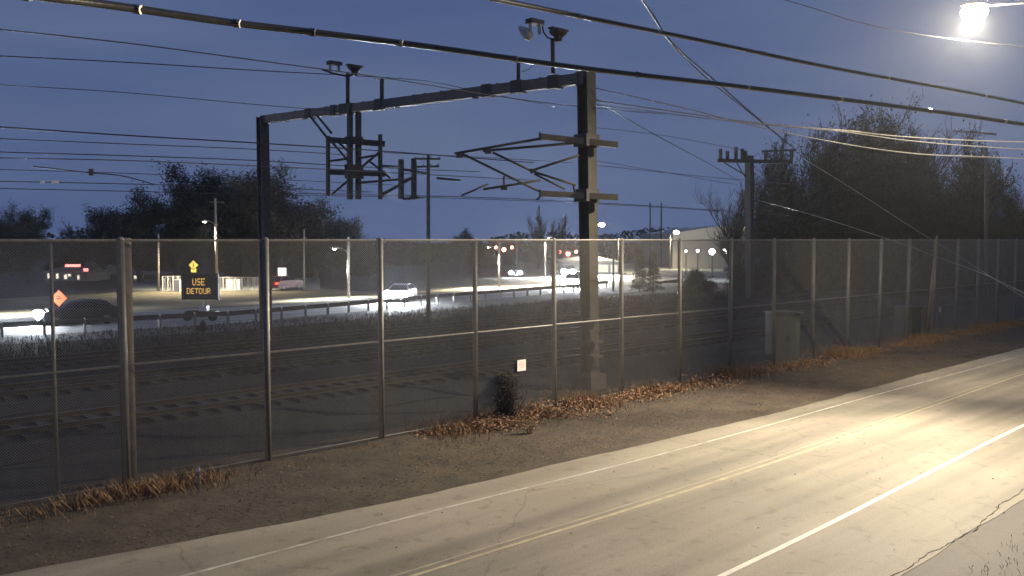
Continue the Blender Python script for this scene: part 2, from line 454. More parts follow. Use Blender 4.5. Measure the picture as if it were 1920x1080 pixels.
# ------------------------------------------------------------------ catenary portal
colD, colS = 20.1, S_at(1108, 20.1)
pr = P(colS, colD, 0); pl = W(499, 638, 44.0); pl.z = 0
Hr, Hl = 11.0, 11.45
portal = empty('catenary_portal', pr, 'large steel catenary portal with lit right column, long beam and hanging drop frame', 'catenary portal')
def hcol(name, base, top, w_, t, rot, m_):
    ax0 = Vector((math.cos(rot), math.sin(rot), 0)); ax1 = Vector((-math.sin(rot), math.cos(rot), 0)); mb = MB()
    ax2 = (top - base).normalized()
    mid = (base + top) / 2; L = (top - base).length
    mb.box(mid + ax1 * (w_ / 2), (w_, t, L), ax=(ax0, ax1, ax2)); mb.box(mid - ax1 * (w_ / 2), (w_, t, L), ax=(ax0, ax1, ax2))
    mb.box(mid, (t, w_ - t, L), ax=(ax0, ax1, ax2))
    return mb.build(name, m_, portal, origin=base)
RR = RAIL_ROT
topR = W(1099, 133, (pr + UP * 0).y); topR = Vector((topR.x, pr.y, Hr))
hcol('column', pr + UP * .5, topR, .44, .035, RR, M_steel)
hcol('column', pl + UP * .5, pl + UP * Hl, .46, .04, RR, M_steel_dark)
for q in (pr, pl):
    MB().box(q + UP * .25, (.8, .8, .5), RR).build('footing', M_foot, portal, origin=q)
    MB().box(q + UP * .52, (.62, .62, .04), RR).build('base_plate', M_steel, portal, origin=q)
    for i in (-1, 1):
        for j in (-1, 1): MB().tube([q + DV * .24 * i + NV * .24 * j + UP * .5, q + DV * .24 * i + NV * .24 * j + UP * .68], .02, 6).build('anchor_bolt', M_steel_dark, portal, origin=q)
bL = pl + UP * (Hl - .15); bR = Vector((topR.x, topR.y, Hr - .28))
bdir = (bR - bL).normalized(); side = UP.cross(bdir).normalized(); bup = bdir.cross(side)
mb = MB(); Lb = (bR - bL).length; mid = (bL + bR) / 2
mb.box(mid, (Lb, .3, .38), ax=(bdir, side, bup))
mb.build('beam', M_beam, portal, origin=bL)
def bt(px):   # parameter on the beam seen at pixel column px
    u = (px - 960) / F; a = bL.x - u * bL.y; b_ = bR.x - u * bR.y
    return bL.lerp(bR, a / (a - b_))
for px, wd_ in ((585, .4), (632, .35), (655, .9), (716, .45), (916, .45), (972, .5), (1040, .45)):
    q = bt(px)
    MB().box(q, (wd_, .36, .47), ax=(bdir, side, bup)).build('splice_plate', M_steel_dark, portal, origin=q)
rng = random.Random(3)
for i in range(24):
    q = bL.lerp(bR, (i + .5 + rng.uniform(-.3, .3)) / 24) + bup * rng.choice((-.2, .2))
    MB().box(q, (.1, .2, .06), ax=(bdir, side, bup)).build('bolt_lug', M_steel_dark, portal, origin=q)
def atp(px, py, Y, q=None): return W(px, py, Y)
def pole_part(name, a, b_, r, m_=None, n=8, par=portal): return MB().tube([a, b_], r, n).build(name, m_ or M_steel_dark, par, origin=a, smooth=True)
# masts and switch heads on top of the beam
def head(px, py, Y, kind, par=portal):
    c = W(px, py, Y)
    if kind == 0:
        o = MB().box(c + UP * .12, (.62, .34, .16), RR).build('feeder_insulator', M_steel_dark, par, origin=c)
        for d_ in (-.22, .22): MB().tube([c + DV * d_ + UP * .06, c + DV * d_ - UP * .28], .06, 8).build('insulator_leg', M_porcelain, o, origin=c)
    elif kind == 1:
        o = MB().tube([c + UP * .12, c + UP * .02, c - UP * .1, c - UP * .28], [.34, .32, .16, .12], 10).build('feeder_insulator', M_steel_dark, par, origin=c)
        MB().box(c + UP * .16, (.8, .25, .06), RR).build('bracket_plate', M_steel_dark, o, origin=c)
    else:
        a = W(px - 12, py - 10, Y); b_ = W(px + 12, py + 12, Y)
        o = MB().tube([a, a.lerp(b_, .3), a.lerp(b_, .7), b_], [.05, .15, .2, .14], 10).build('feeder_insulator', M_porcelain, par, origin=c)
    return o
q = bt(652); Y = q.y
pole_part('mast', W(652, 200, Y), W(652, 138, Y), .09); head(627, 124, Y, 0); head(665, 130, Y, 1)
MB().tube([W(604, 130, Y), W(625, 138, Y), W(652, 143, Y), W(668, 138, Y)], .05, 6).build('bracket_arm', M_steel_dark, portal)
q = bt(716); pole_part('mast', W(716, 190, q.y), W(716, 148, q.y), .09); MB().box(W(712, 149, q.y), (.5, .1, .06), RR).build('mast_cap', M_white, portal)
q = bt(972); pole_part('mast', W(972, 150, q.y), W(972, 113, q.y), .07); MB().tube([W(977, 135, q.y), W(990, 131, q.y), W(1004, 118, q.y)], .012, 5).build('jumper_lead', M_cable, portal)
q = bt(1037); Y = q.y; pole_part('mast', W(1037, 138, Y), W(1036, 72, Y), .075, M_steel); head(1047, 64, Y, 1); head(985, 60, Y, 2); head(1003, 48, Y, 0)
MB().tube([W(1036, 74, Y), W(1026, 70, Y), W(1019, 60, Y), W(1017, 48, Y)], .03, 6).build('jumper_lead', M_steel, portal)
# drop frame over the middle tracks (box tubes and cross rails in the plane of the portal)
q = bt(665); YF = q.y
def fr(px, py, dy=0.0): return W(px, py, YF + dy)
for px in (656, 672):
    MB().bar(fr(px, 205), fr(px, 374), .2, .2, up=NV).build('drop_post', M_steel_dark, portal, origin=fr(px, 205))
for a, b_, t in (((612, 262), (722, 270), .26), ((612, 322), (722, 326), .26)):
    MB().bar(fr(*a, -.2), fr(*b_, -.2), .14, t).build('cross_rail', M_steel_dark, portal, origin=fr(*a))
for px, y0, y1 in ((615, 255, 367), (713, 252, 374)):
    MB().bar(fr(px, y0, -.25), fr(px, y1, -.25), .14, .14, up=NV).build('side_post', M_steel_dark, portal, origin=fr(px, y0))
MB().box(fr(664, 322, -.3), (.8, .3, .62), math.atan2(-CT, -ST)).build('clamp_plate', M_steel_dark, portal, origin=fr(664, 322))
MB().box(fr(664, 264, -.3), (.8, .3, .34), 0).build('clamp_plate', M_steel_dark, portal, origin=fr(664, 264))
braces = [((580, 216), (616, 262)), ((594, 216), (622, 250)), ((622, 266), (655, 304)), ((633, 266), (660, 290)), ((622, 365), (658, 334)), ((680, 312), (714, 283)), ((618, 302), (650, 298)), ((672, 297), (712, 290)), ((690, 300), (732, 334)), ((668, 343), (752, 336)), ((716, 367), (752, 346))]
for a, b_ in braces: pole_part('brace', fr(*a, -.1), fr(*b_, -.3), .055, n=6)
# second, smaller hanging posts to the right of the frame
for px, y0, y1 in ((752, 299, 373), (776, 297, 371)):
    MB().bar(fr(px, y0, 3), fr(px, y1, 3), .2, .2, up=NV).build('hanging_post', M_steel_dark, portal, origin=fr(px, y0, 3))
MB().bar(fr(768, 370, 2.9), fr(786, 370, 2.9), .12, .1).build('foot_plate', M_steel_dark, portal, origin=fr(768, 370))
for a, b_ in (((718, 311), (752, 313)), ((752, 317), (800, 325)), ((716, 364), (775, 333)), ((752, 340), (776, 332)), ((757, 373), (795, 371)), ((820, 334), (862, 338))):
    pole_part('brace', fr(*a, 1.5), fr(*b_, 3), .06, n=6)
# cantilevers on the lit column
YC = pr.y
def cr(px, py, dy=0.0): return W(px, py, YC + dy)
for (xa, ya), (xb, yb) in (((1012, 256), (1158, 272)), ((1012, 363), (1158, 370))):
    a, b_ = cr(xa, ya, -.35), cr(xb, yb, -.35)
    MB().bar(a, b_, .2, .2).build('bracket_beam', M_beige, portal, origin=a)
    c = cr(1100, (ya + yb) / 2, -.1)
    MB().box(c, (.66, .6, .42), RR).build('column_clamp', M_steel_dark, portal, origin=c)
    MB().box(a, (.06, .24, .26), 0).build('end_plate', M_steel_dark, portal, origin=a)
for a, b_, r in (((852, 288), (1014, 260), .05), ((905, 283), (1082, 268), .05), ((868, 289), (1018, 362), .045), ((924, 286), (1000, 322), .045), ((996, 320), (1086, 291), .045), ((1000, 322), (1080, 347), .045), ((1002, 326), (1060, 355), .04), ((906, 355), (1014, 338), .045), ((865, 367), (915, 345), .035), ((945, 330), (945, 350), .04), ((1006, 375), (1016, 366), .04), ((1075, 347), (1078, 362), .04)):
    pole_part('cantilever_tube', cr(*a, -.3), cr(*b_, -.3), r, M_steel, 6)
for px, py in ((915, 284), (1000, 321), (945, 352), (862, 292)):
    MB().box(cr(px, py, -.3), (.22, .1, .16), 0).build('wire_clamp', M_steel_dark, portal, origin=cr(px, py))
MB().tube([cr(1068, 150), cr(1078, 155), cr(1084, 165)], .02, 5).build('jumper_lead', M_cable, portal)
# conduit strip with dark bands on the lower column
for py in (600, 640, 668):
    c = cr(1112, py, -.3); MB().box(c, (.5, .5, .08), RR).build('identification_band', M_steel_dark, portal, origin=c)

# far T-shaped catenary pole
b0 = G(1406, 449 + F * H / 74.0); b0.z = 0
far = empty('catenary_pole', b0, 'dark far catenary pole with a wide crossarm and small uprights beside the bare tree', 'catenary pole')
Yf = b0.y
def ff(px, py, dy=0.0): return W(px, py, Yf + dy)
MB().bar(b0, ff(1405, 292), .55, .55, up=DV).build('column', M_steel_dark, far, origin=b0)
MB().bar(ff(1345, 301, -.3), ff(1485, 304, -.3), .35, .3).build('crossarm', M_steel_dark, far, origin=b0)
MB().bar(ff(1428, 284, -.4), ff(1492, 281, -.4), .12, .16).build('upper_arm', M_steel_dark, far, origin=b0)
for px, y0, y1 in ((1351, 279, 300), (1364, 283, 300), (1380, 276, 300), (1392, 279, 300), (1398, 283, 300), (1436, 283, 303), (1466, 282, 303), (1484, 280, 303)):
    MB().bar(ff(px, y0, -.3), ff(px, y1, -.3), .22, .2, up=DV).build('upright', M_steel_dark, far, origin=ff(px, y1))
for a, b_ in (((1352, 302), (1400, 330)), ((1380, 303), (1404, 345))): pole_part('brace', ff(*a), ff(*b_), .06, M_steel_dark, 6, far)

# ------------------------------------------------------------------ overhead wires along the railway
def wire(name, pts, D, r, label, group=None, m_=M_cable, sub=8, Ys=None):
    P3 = []
    for i, p in enumerate(pts):
        P3.append(WD(p[0], p[1], D) if Ys is None else W(p[0], p[1], Ys[i]))
    # Catmull-Rom
    out_ = []; n = len(P3)
    for i in range(n - 1):
        p0, p1, p2, p3 = P3[max(i - 1, 0)], P3[i], P3[i + 1], P3[min(i + 2, n - 1)]
        for k in range(sub):
            t = k / sub
            if Ys is None or n < 3: out_.append(p1.lerp(p2, t)) if n < 3 else out_.append(.5 * ((2 * p1) + (p2 - p0) * t + (2 * p0 - 5 * p1 + 4 * p2 - p3) * t * t + (3 * p1 - p0 - 3 * p2 + p3) * t ** 3))
            else: out_.append(.5 * ((2 * p1) + (p2 - p0) * t + (2 * p0 - 5 * p1 + 4 * p2 - p3) * t * t + (3 * p1 - p0 - 3 * p2 + p3) * t ** 3))
    out_.append(P3[-1])
    o = MB().tube(out_, r * (.72 if group == GRP else 1), 6).build(name, m_, None, smooth=True)
    return tag(o, label, 'wire', group)
GRP = 'railway overhead wires'
wire('overhead_wire', [(-60, 48), (0, 55), (240, 81), (480, 113), (720, 146), (1000, 190), (1240, 214)], 22, .022, 'highest railway feeder wire, entering the frame near its top left corner', GRP)
wire('overhead_wire', [(-60, 102), (0, 105), (240, 117), (480, 132), (650, 141)], 35, .03, 'second highest railway feeder wire, running to the first insulator mast on the beam', GRP)
wire('overhead_wire', [(665, 142), (800, 152), (900, 172), (1040, 200)], 32, .022, 'feeder wire between the insulator mast and the middle of the portal beam', GRP)
wire('overhead_wire', [(-60, 155), (50, 162), (240, 174), (480, 196), (640, 209)], 34, .02, 'thin lone wire below the two top feeders at the left', GRP)
WIRES = [([(-60, 233), (0, 238), (240, 254), (480, 268), (700, 282), (1000, 305)], 31, .035, 'uppermost wire of the dense bundle behind the left portal column'),
         ([(-60, 257), (0, 260), (240, 270), (480, 280), (660, 291)], 31, .022, 'second wire of the dense bundle behind the left portal column'),
         ([(-60, 281), (0, 285), (240, 292), (480, 301), (700, 314), (900, 322)], 37, .03, 'third wire of the dense bundle behind the left portal column'),
         ([(-60, 293), (0, 296), (240, 301), (480, 311), (700, 322), (1000, 338)], 24.7, .02, 'fourth wire of the dense bundle behind the left portal column'),
         ([(-60, 316), (240, 325), (480, 335), (760, 348)], 38, .022, 'fifth wire of the dense bundle, low over the far trees'),
         ([(-60, 338), (0, 340), (240, 345), (480, 352), (700, 360)], 30.9, .022, 'sixth wire of the dense bundle, low over the far trees'),
         ([(-60, 352), (300, 360), (560, 366), (860, 372), (1150, 384), (1350, 396)], 37.6, .025, 'contact wire of the farthest track, level with the foot of the drop frame'),
         ([(560, 362), (860, 369), (1015, 375), (1250, 388), (1480, 404)], 24.7, .022, 'contact wire of the nearest track, passing under the cantilevers'),
         ([(720, 286), (1050, 304), (1300, 329), (1480, 345)], 36, .025, 'messenger wire crossing behind the lit portal column'),
         ([(1085, 236), (1250, 255), (1400, 283)], 28, .018, 'short thin wire between lit column and far catenary pole, above the cantilever end'),
         ([(1110, 300), (1240, 322), (1380, 346)], 33, .02, 'thin wire between the two bracket beams ends and the bare tree')]
for pts, D, r, lb in WIRES: wire('overhead_wire', pts, D, r, lb, GRP)
wire('guy_wire', [(1110, 180), (1200, 237), (1340, 313), (1392, 345)], None, .02, 'diagonal guy wire from the lit column down to the far catenary pole', None, M_cable, 8, [pr.y, 40, 60, b0.y])
# wire with turnbuckle at the left
o = wire('tensioned_wire', [(62, 312), (80, 314), (100, 316), (170, 324), (230, 330), (290, 346)], 30, .02, 'thick tensioned wire with a dark turnbuckle at the far left', None)
MB().box(WD(171, 323, 30), (.12, .08, .22), RR).build('turnbuckle', M_steel_dark, o)
# small fixtures glinting on the wires
for i, (px, py, wd_) in enumerate(((79, 341, 8), (103, 341, 14))):
    tag(MB().bar(WD(px - wd_ / 2, py, 30.6), WD(px + wd_ / 2, py, 30.6), .07, .07).build('wire_spacer', M_white), ('short' if i == 0 else 'longer') + ' pale spacer glinting on a low wire at the left', 'wire spacer', 'pale spacers on the wires')

# ------------------------------------------------------------------ roadside utility cables (near)
def cable(name, pts, Y0, Y1, r, label, m_=M_cable, bind=0):
    xs_ = [p[0] for p in pts]; Ys = [lerp(Y0, Y1, (x - xs_[0]) / (xs_[-1] - xs_[0])) for x in xs_]
    o = wire(name, pts, None, r, label, None, m_, 10, Ys); o['category'] = 'cable'
    for i in range(bind):
        t = (i + .5) / bind; k = t * (len(pts) - 1); a = int(k); f_ = k - a
        x = lerp(pts[a][0], pts[a + 1][0], f_); y = lerp(pts[a][1], pts[a + 1][1], f_); yy = lerp(Ys[a], Ys[a + 1], f_)
        c = W(x, y, yy); d_ = (W(x + 8, y + 1.2, yy) - c).normalized()
        MB().tube([c - d_ * .04, c + d_ * .04], r * 1.14, 8).build('lashing_clip', M_cable_al if i % 3 else M_cable, o, origin=c)
    return o
cable('telecom_cable', [(-60, -22), (200, 9), (430, 42), (600, 62), (800, 87), (1085, 127), (1350, 158), (1560, 184), (1760, 210), (1925, 234), (2100, 262)], 7.5, 20.5, .046, 'thickest black telecom cable sweeping across the whole sky above the portal', M_cable, 12)
cable('utility_cable', [(800, -28), (1000, 13), (1170, 47), (1300, 73), (1560, 127), (1770, 165), (1925, 195), (2100, 232)], 10, 22.5, .036, 'second black cable above the thick one, bright under the streetlight', M_cable, 7)
cable('service_cable', [(1180, -30), (1225, 28), (1260, 80), (1345, 155), (1405, 208), (1488, 278)], 24, 46, .03, 'twisted service cable dropping steeply from the top edge to the trees', M_cable, 0)
cable('service_cable', [(1186, -30), (1228, 36), (1268, 92), (1338, 158), (1398, 205), (1488, 278)], 23.8, 45.8, .024, 'thinner companion wrapped beside the steep service cable', M_cable, 0)
cable('secondary_cable', [(1116, 188), (1385, 226), (1500, 238), (1590, 245), (1690, 256), (1840, 264), (1990, 268)], 29.4, 31, .02, 'upper of three lit cables crossing in front of the tall right trees', M_cable_al)
cable('secondary_cable', [(1116, 196), (1385, 229), (1500, 239), (1590, 248), (1690, 262), (1810, 273), (1990, 284)], 29.4, 31, .018, 'middle of three lit cables, splitting from the upper one before the trees', M_cable_al)
cable('secondary_cable', [(1116, 165), (1293, 205), (1400, 233), (1500, 254), (1590, 271), (1670, 283), (1740, 290), (1815, 293), (1990, 300)], 29.4, 31, .018, 'lowest of three lit cables crossing in front of the tall right trees', M_cable_al)
cable('guy_cable', [(1484, 284), (1560, 330), (1620, 368), (1700, 420), (1790, 476), (1900, 545), (1990, 600)], 74, 34, .010, 'steeper lit guy cable from the far T shaped pole down to the right edge', M_cable_al)
cable('guy_cable', [(1408, 372), (1520, 402), (1640, 440), (1700, 460), (1760, 483), (1840, 512), (1925, 552), (2000, 590)], 74, 30, .012, 'flatter lit guy cable from the far T shaped pole, ending low at the right edge', M_cable_al)
cable('sky_wire', [(1400, -20), (1500, 8), (1620, 44), (1760, 70), (1990, 96)], 26, 28, .012, 'faint wire high in the sky left of the streetlight', M_cable)

# ------------------------------------------------------------------ lamps
def add_point(name, loc, power, color, size=.1, parent=None, spot=None, direction=None, blend=.5):
    l = bpy.data.lights.new(name, 'SPOT' if spot else 'POINT'); l.energy = power; l.color = color; l.shadow_soft_size = size
    if spot: l.spot_size = R(spot); l.spot_blend = blend
    o = bpy.data.objects.new(name, l); col.objects.link(o)
    if direction is not None: o.rotation_euler = Vector(direction).to_track_quat('-Z', 'Y').to_euler()
    if parent is not None: o.parent = parent; o.location = Vector(loc) - parent_world(parent)
    else: o.location = loc
    return o
# the near streetlight: pole stands right of the frame, arm reaches over the road
LP = W(1827, 24, 27.5)
lb = P(LP.dot(DV) + 0.6, 4.2, 0)
sl = empty('streetlight', lb, 'bright warm streetlight on a long arm at the top right corner', 'streetlight')
MB().tube([lb, lb + UP * 6, lb + UP * (LP.z - 1.0)], [.17, .14, .12], 12).build('pole', M_wood, sl, origin=lb, smooth=True)
ac = NV
MB().tube([lb + UP * (LP.z - 1.4), lb.lerp(LP, .3) * 1 + UP * (LP.z * .7 - .75), lb.lerp(LP, .7) + UP * (LP.z * .3 - .0), LP + UP * .16 - NV * .3], .035, 8).build('arm', M_galv, sl, origin=lb, smooth=True)
hd = MB().ball(LP + UP * .24, .36, 16, 10, (1.2, .8, .25)).build('lamp_head', M_galv, sl, origin=LP, smooth=True)
MB().ball(LP + UP * .02, (.36), 16, 10, (1.1, 1.0, .7)).build('lens', E_near, hd, origin=LP, smooth=True)
for ds_, aD, pw_ in ((DA, 10.7, PA), (8, 10.6, PB)):     # two spots shape one lamp's throw up and down the road, little straight down
    nl = add_point('lamp_light', LP - UP * .31, pw_, (1, .855, .62), .05, sl, 108, P(LP.dot(DV) + ds_, aD) - LP, 1.0)

# ------------------------------------------------------------------ vehicles
def make_car(name, loc, heading, label, paint, heads=True, tails=False, glow=1.0, beam=0.0):
    """heading: world direction of travel"""
    e = empty(name, loc, label, 'car', None)
    X = Vector(heading).normalized(); Yv = UP.cross(X)
    L = lambda x, y, z: Vector(loc) + X * x + Yv * y + UP * z
    prof = [(-2.25, .35, .86), (-2.28, .62, .88), (-2.2, .92, .86), (-1.9, 1.02, .84), (-1.35, 1.42, .66), (-.3, 1.48, .64), (.35, 1.42, .64), (1.05, 1.0, .8), (1.9, .86, .83), (2.2, .68, .82), (2.27, .45, .8), (2.2, .25, .8)]
    b = MB()
    for x, z, hw in prof:
        for y in (-hw, hw): b.v.append(L(x, y, z))
    base = len(b.v)
    for i in range(len(prof) - 1): b.f.append((2 * i, 2 * i + 1, 2 * i + 3, 2 * i + 2))
    # body sides: lower band out to shoulder width
    ring = [(-2.2, .25), (-2.28, .62), (-2.2, .92), (-1.9, 1.0), (1.05, .98), (1.9, .86), (2.25, .62), (2.2, .25)]
    for y in (-.88, .88):
        k = len(b.v)
        for x, z in ring: b.v.append(L(x, y, z))
        b.f.append(tuple(range(k, k + len(ring))) if y < 0 else tuple(range(k, k + len(ring)))[::-1])
        cab = [(-1.9, 1.0, .86), (-1.35, 1.42, .66), (-.3, 1.48, .64), (.35, 1.42, .64), (1.05, .98, .86)]
        k = len(b.v)
        for x, z, hw in cab: b.v.append(L(x, math.copysign(hw, y), z))
        b.f.append(tuple(range(k, k + 5)) if y > 0 else tuple(range(k, k + 5))[::-1])
    b.box(L(0, 0, .3), (4.3, 1.7, .14), ax=(X, Yv, UP)); b.box(L(0, 0, .93), (3.6, 1.74, .1), ax=(X, Yv, UP))
    b.build('body', paint, e, origin=loc)
    for sx, z0_, z1_, a, c in ((1, 1.02, 1.4, 1.03, .40), (-1, 1.04, 1.4, -1.87, -1.40)):
        MB().quad(L(a + sx * .02, -.74, z0_), L(a + sx * .02, .74, z0_), L(c + sx * .02, .6, z1_), L(c + sx * .02, -.6, z1_)).build('windscreen' if sx > 0 else 'rear_window', M_glass, e, origin=loc)
    for y in (-1, 1):
        for (x0, x1, x2, x3) in ((-1.55, -.35, -.35, -1.2), (-.25, .78, .3, -.25)):
            MB().quad(L(x0, y * .86, 1.05), L(x1, y * .86, 1.05), L(x2, y * .67, 1.41), L(x3, y * .67, 1.41)).build('side_window', M_glass, e, origin=loc)
        for x in (-1.4, 1.38):
            w_ = MB().tube([L(x, y * .68, .33), L(x, y * .9, .33)], .33, 16).build('wheel', M_rubber, e, origin=L(x, y * .8, .33))
            MB().tube([L(x, y * .88, .33), L(x, y * .91, .33)], .2, 10).build('rim', M_galv, w_, origin=L(x, y * .8, .33))
        MB().ball(L(2.2, y * .62, .66), .13 * glow, 12, 8, (1, 1, .8)).build('headlight', E_head if heads else M_porcelain, e, origin=L(2.2, y * .62, .66), smooth=True)  # glow enlarges the lens to imitate headlight glare
        MB().box(L(-2.24, y * .66, .76), (.08, .34, .16), ax=(X, Yv, UP)).build('taillight', E_tail if tails else mat('tail_lens', (.3, .02, .02), .3), e, origin=loc)
        MB().box(L(.75, y * .98, 1.0), (.16, .16, .12), ax=(X, Yv, UP)).build('side_mirror', paint, e, origin=loc)
        if beam: add_point('beam', L(2.42, y * .62, .66), beam, (.88, .94, 1), .06, e, 110, X * 1.0 - UP * .09, .9)
    MB().box(L(2.27, 0, .35), (.05, .5, .12), ax=(X, Yv, UP)).build('number_plate', M_white, e, origin=loc)
    return e
P_dark = mat('dark_car_paint', (.03, .032, .038), .25, .3, var=.05)
P_silver = mat('silver_car_paint', (.3, .3, .3), .3, .5, var=.05)
P_red = mat('red_car_paint', (.13, .01, .012), .3, .1, var=.05)
P_white = mat('white_car_paint', (.6, .6, .58), .3, 0, var=.05)
def hwy(px, t, off=0.0):
    a = G(*poly(LOWER, [px])[0]); b_ = G(*poly(UPPER, [px])[0]); a2 = G(*poly(LOWER, [px + 30])[0]); b2 = G(*poly(UPPER, [px + 30])[0])
    p = a.lerp(b_, t); q_ = a2.lerp(b2, t); p.z = .03; q_.z = .03
    return p, (q_ - p).normalized()
p, d = hwy(150, .4); make_car('car', p, -d, 'dark car with headlights on, leftmost on the highway below the orange sign', P_dark, True, False, 2.4, 9000)
p, d = hwy(752, .5); toc = Vector((-p.x, -p.y, 0)).normalized()
make_car('car', p, (-d * .35 + toc * .8), 'oncoming car with dazzling white headlights in the middle of the highway', P_silver, True, False, 3.2, 12000)
p, d = hwy(1030, .5); toc = Vector((-p.x, -p.y, 0)).normalized()
make_car('car', p + d * 8, (-d * .7 + toc * .6), 'oncoming car left of the gantry column, headlights blazing beside the lit lot', P_silver, True, False, 3.0, 8000)
p, d = hwy(1075, .3); toc = Vector((-p.x, -p.y, 0)).normalized()
make_car('car', p, (-d * .6 + toc * .7), 'white car under the right group of red signals, front lamps on', P_white, True, False, 3.0, 8000)
make_car('car', G(1066, 517), toc, 'second car queued behind the white one under the red signals', P_dark, True, False, 3.0, 5000)
make_car('car', G(970, 519), (G(900, 519) - G(970, 519)) * .5 + toc * 60, 'distant car with cold headlights between the two streetlight poles', P_dark, True, False, 2.0, 300)
q = G(533, 543); make_car('parked_car', q, Vector((.35, 1, 0)), 'red car parked by the glowing white sign in the lot', P_red, False, True)

# ------------------------------------------------------------------ guardrail along the highway
gp = [G(*q_) for q_ in poly(LOWER, range(-80, 1150, 10))]
gr = empty('guardrail', gp[10], 'long steel guardrail with pale posts along the near side of the highway', 'guardrail')
m = MB()
def gut(p, z): return Vector((p.x, p.y, z))
for (z0, z1) in ((.52, .62), (.62, .68), (.68, .80)):
    for a, b_ in zip(gp[:-1], gp[1:]):
        m.bar(gut(a, (z0 + z1) / 2), gut(b_, (z0 + z1) / 2), .05 if z0 != .62 else .02, z1 - z0 - .004)
m.build('rail', M_steel_dark, gr, origin=gp[0])
tot = 0; nxt = 0; gpost = None
for a, b_ in zip(gp[:-1], gp[1:]):
    L_ = (b_ - a).length
    while nxt <= tot + L_:
        p = a.lerp(b_, (nxt - tot) / L_); p.z = 0
        if gpost is None:
            gpost = MB().box(p + UP * .36, (.12, .15, .72), RR).build('post', M_galv, gr, origin=p)
            gref = MB().box(p + UP * .78, (.1, .1, .1), RR).build('reflector', M_white, gpost, origin=p)
        else:
            c = gpost.copy(); col.objects.link(c); c.parent = gr; c.location = p - gr.location; c.rotation_euler.z = rnd(-.1, .1)
            c2 = gref.copy(); col.objects.link(c2); c2.parent = c
        nxt += 2.0
    tot += L_

# ------------------------------------------------------------------ signs
b0 = G(380, 601)
v = empty('message_board', b0, 'trailer mounted dark message board with amber letters beside the highway', 'message board')
Yv_ = b0.y
def vb(px, py, dy=0.0): return W(px, py, Yv_ + dy)
a, c = vb(343, 562), vb(408, 514); cx = (a + c) / 2
MB().box(cx + Vector((0, .12, 0)), (c.x - a.x, .2, c.z - a.z)).build('cabinet', M_black, v, origin=b0)
for dx in (-1, 1): MB().box((cx.x + dx * (c.x - a.x) / 2, cx.y + .05, cx.z), (.08, .36, c.z - a.z + .06)).build('side_shroud', M_steel_dark, v, origin=b0)
MB().box((cx.x, cx.y + .05, c.z + .02), (c.x - a.x + .08, .36, .05)).build('top_shroud', M_steel_dark, v, origin=b0)
MB().tube([b0 + UP * .5, vb(381, 563, .15)], .07, 8).build('mast', M_white, v, origin=b0)
MB().box(b0 + UP * .5, (1.9, .9, .25)).build('trailer_deck', P_dark, v, origin=b0)
MB().box(b0 + UP * .78 + Vector((.1, 0, 0)), (.5, .5, .35)).build('battery_box', M_white, v, origin=b0)
for dx in (-1, 1):
    MB().tube([b0 + Vector((dx * .8, -.5, .3)), b0 + Vector((dx * .8, -.32, .3))], .29, 14).build('wheel', M_rubber, v, origin=b0)
    MB().bar(b0 + Vector((dx * 1.0, -.2, .5)), b0 + Vector((dx * 1.0, -.2, .02)), .06).build('stabiliser', M_galv, v, origin=b0)
FONT = {'U': ['10001'] * 6 + ['01110'], 'S': ['01111', '10000', '10000', '01110', '00001', '00001', '11110'], 'E': ['11111', '10000', '10000', '11110', '10000', '10000', '11111'],
        'D': ['11110', '10001', '10001', '10001', '10001', '10001', '11110'], 'T': ['11111'] + ['00100'] * 6, 'O': ['01110', '10001', '10001', '10001', '10001', '10001', '01110'],
        'R': ['11110', '10001', '10001', '11110', '10100', '10010', '10001']}
def led(txt, x_c, y_top, cw, ch):
    n = len(txt)
    for i, chh in enumerate(txt):
        m = MB(); x0 = x_c - n * cw / 2 + i * cw
        for r_, row in enumerate(FONT[chh]):
            for q_, bit in enumerate(row):
                if bit == '1':
                    c_ = vb(x0 + cw * (.08 + q_ * .17), y_top + r_ * ch / 7, 0); c_.y = Yv_ + .005
                    m.box(c_, (cw * .135 * Yv_ / F, .02, ch / 7 * .86 * Yv_ / F))
        m.build('led_letter', E_amber, v, origin=b0)
led('USE', 373, 523, 8.2, 13); led('DETOUR', 373, 541, 7.6, 11)

def post_sign(px, py, ybase, size, m_, label, name, plaque=False, inner=None, lean=0):
    b0 = G(px, ybase); c = W(px, py, b0.y); e = empty(name, b0, label, 'sign')
    MB().tube([b0, Vector((b0.x, b0.y, c.z + size * .4))], .035, 6).build('post', M_galv, e, origin=b0)
    ax = (Vector((1, 0, 1)).normalized(), Vector((0, 1, 0)), Vector((-1, 0, 1)).normalized())
    cc = c + Vector((0, -.06, 0))
    MB().box(cc, (size, .01, size), ax=ax).build('diamond_panel', m_, e, origin=b0)
    k = size / 2 * .93
    for s_ in (-1, 1):
        MB().box(cc + ax[0] * k * s_ - Vector((0, .009, 0)), (.03, .004, size * .9), ax=ax).build('border', M_black, e, origin=b0)
        MB().box(cc + ax[2] * k * s_ - Vector((0, .009, 0)), (size * .86, .004, .03), ax=ax).build('border', M_black, e, origin=b0)
    if plaque: MB().box(W(px, py + 10, b0.y - .06), (.55, .01, .4)).build('plaque', m_, e, origin=b0)
    if inner:
        for q_ in inner: MB().box(cc + Vector((q_[0], -.009, q_[1])), (q_[2], .004, q_[3])).build('symbol', M_black, e, origin=b0)
    return e
post_sign(111, 559, 588, .86, M_orange, 'orange diamond construction sign on the lawn above the leftmost car', 'construction_sign', inner=[(0, .12, .3, .07), (0, -.02, .36, .07)])
post_sign(363, 497, 541, .74, M_yellow, 'yellow diamond pedestrian crossing sign with small plaque above the message board', 'crossing_sign', plaque=True, inner=[(0, .16, .09, .09), (0, 0, .12, .2), (-.05, -.18, .05, .18), (.06, -.18, .05, .18)])
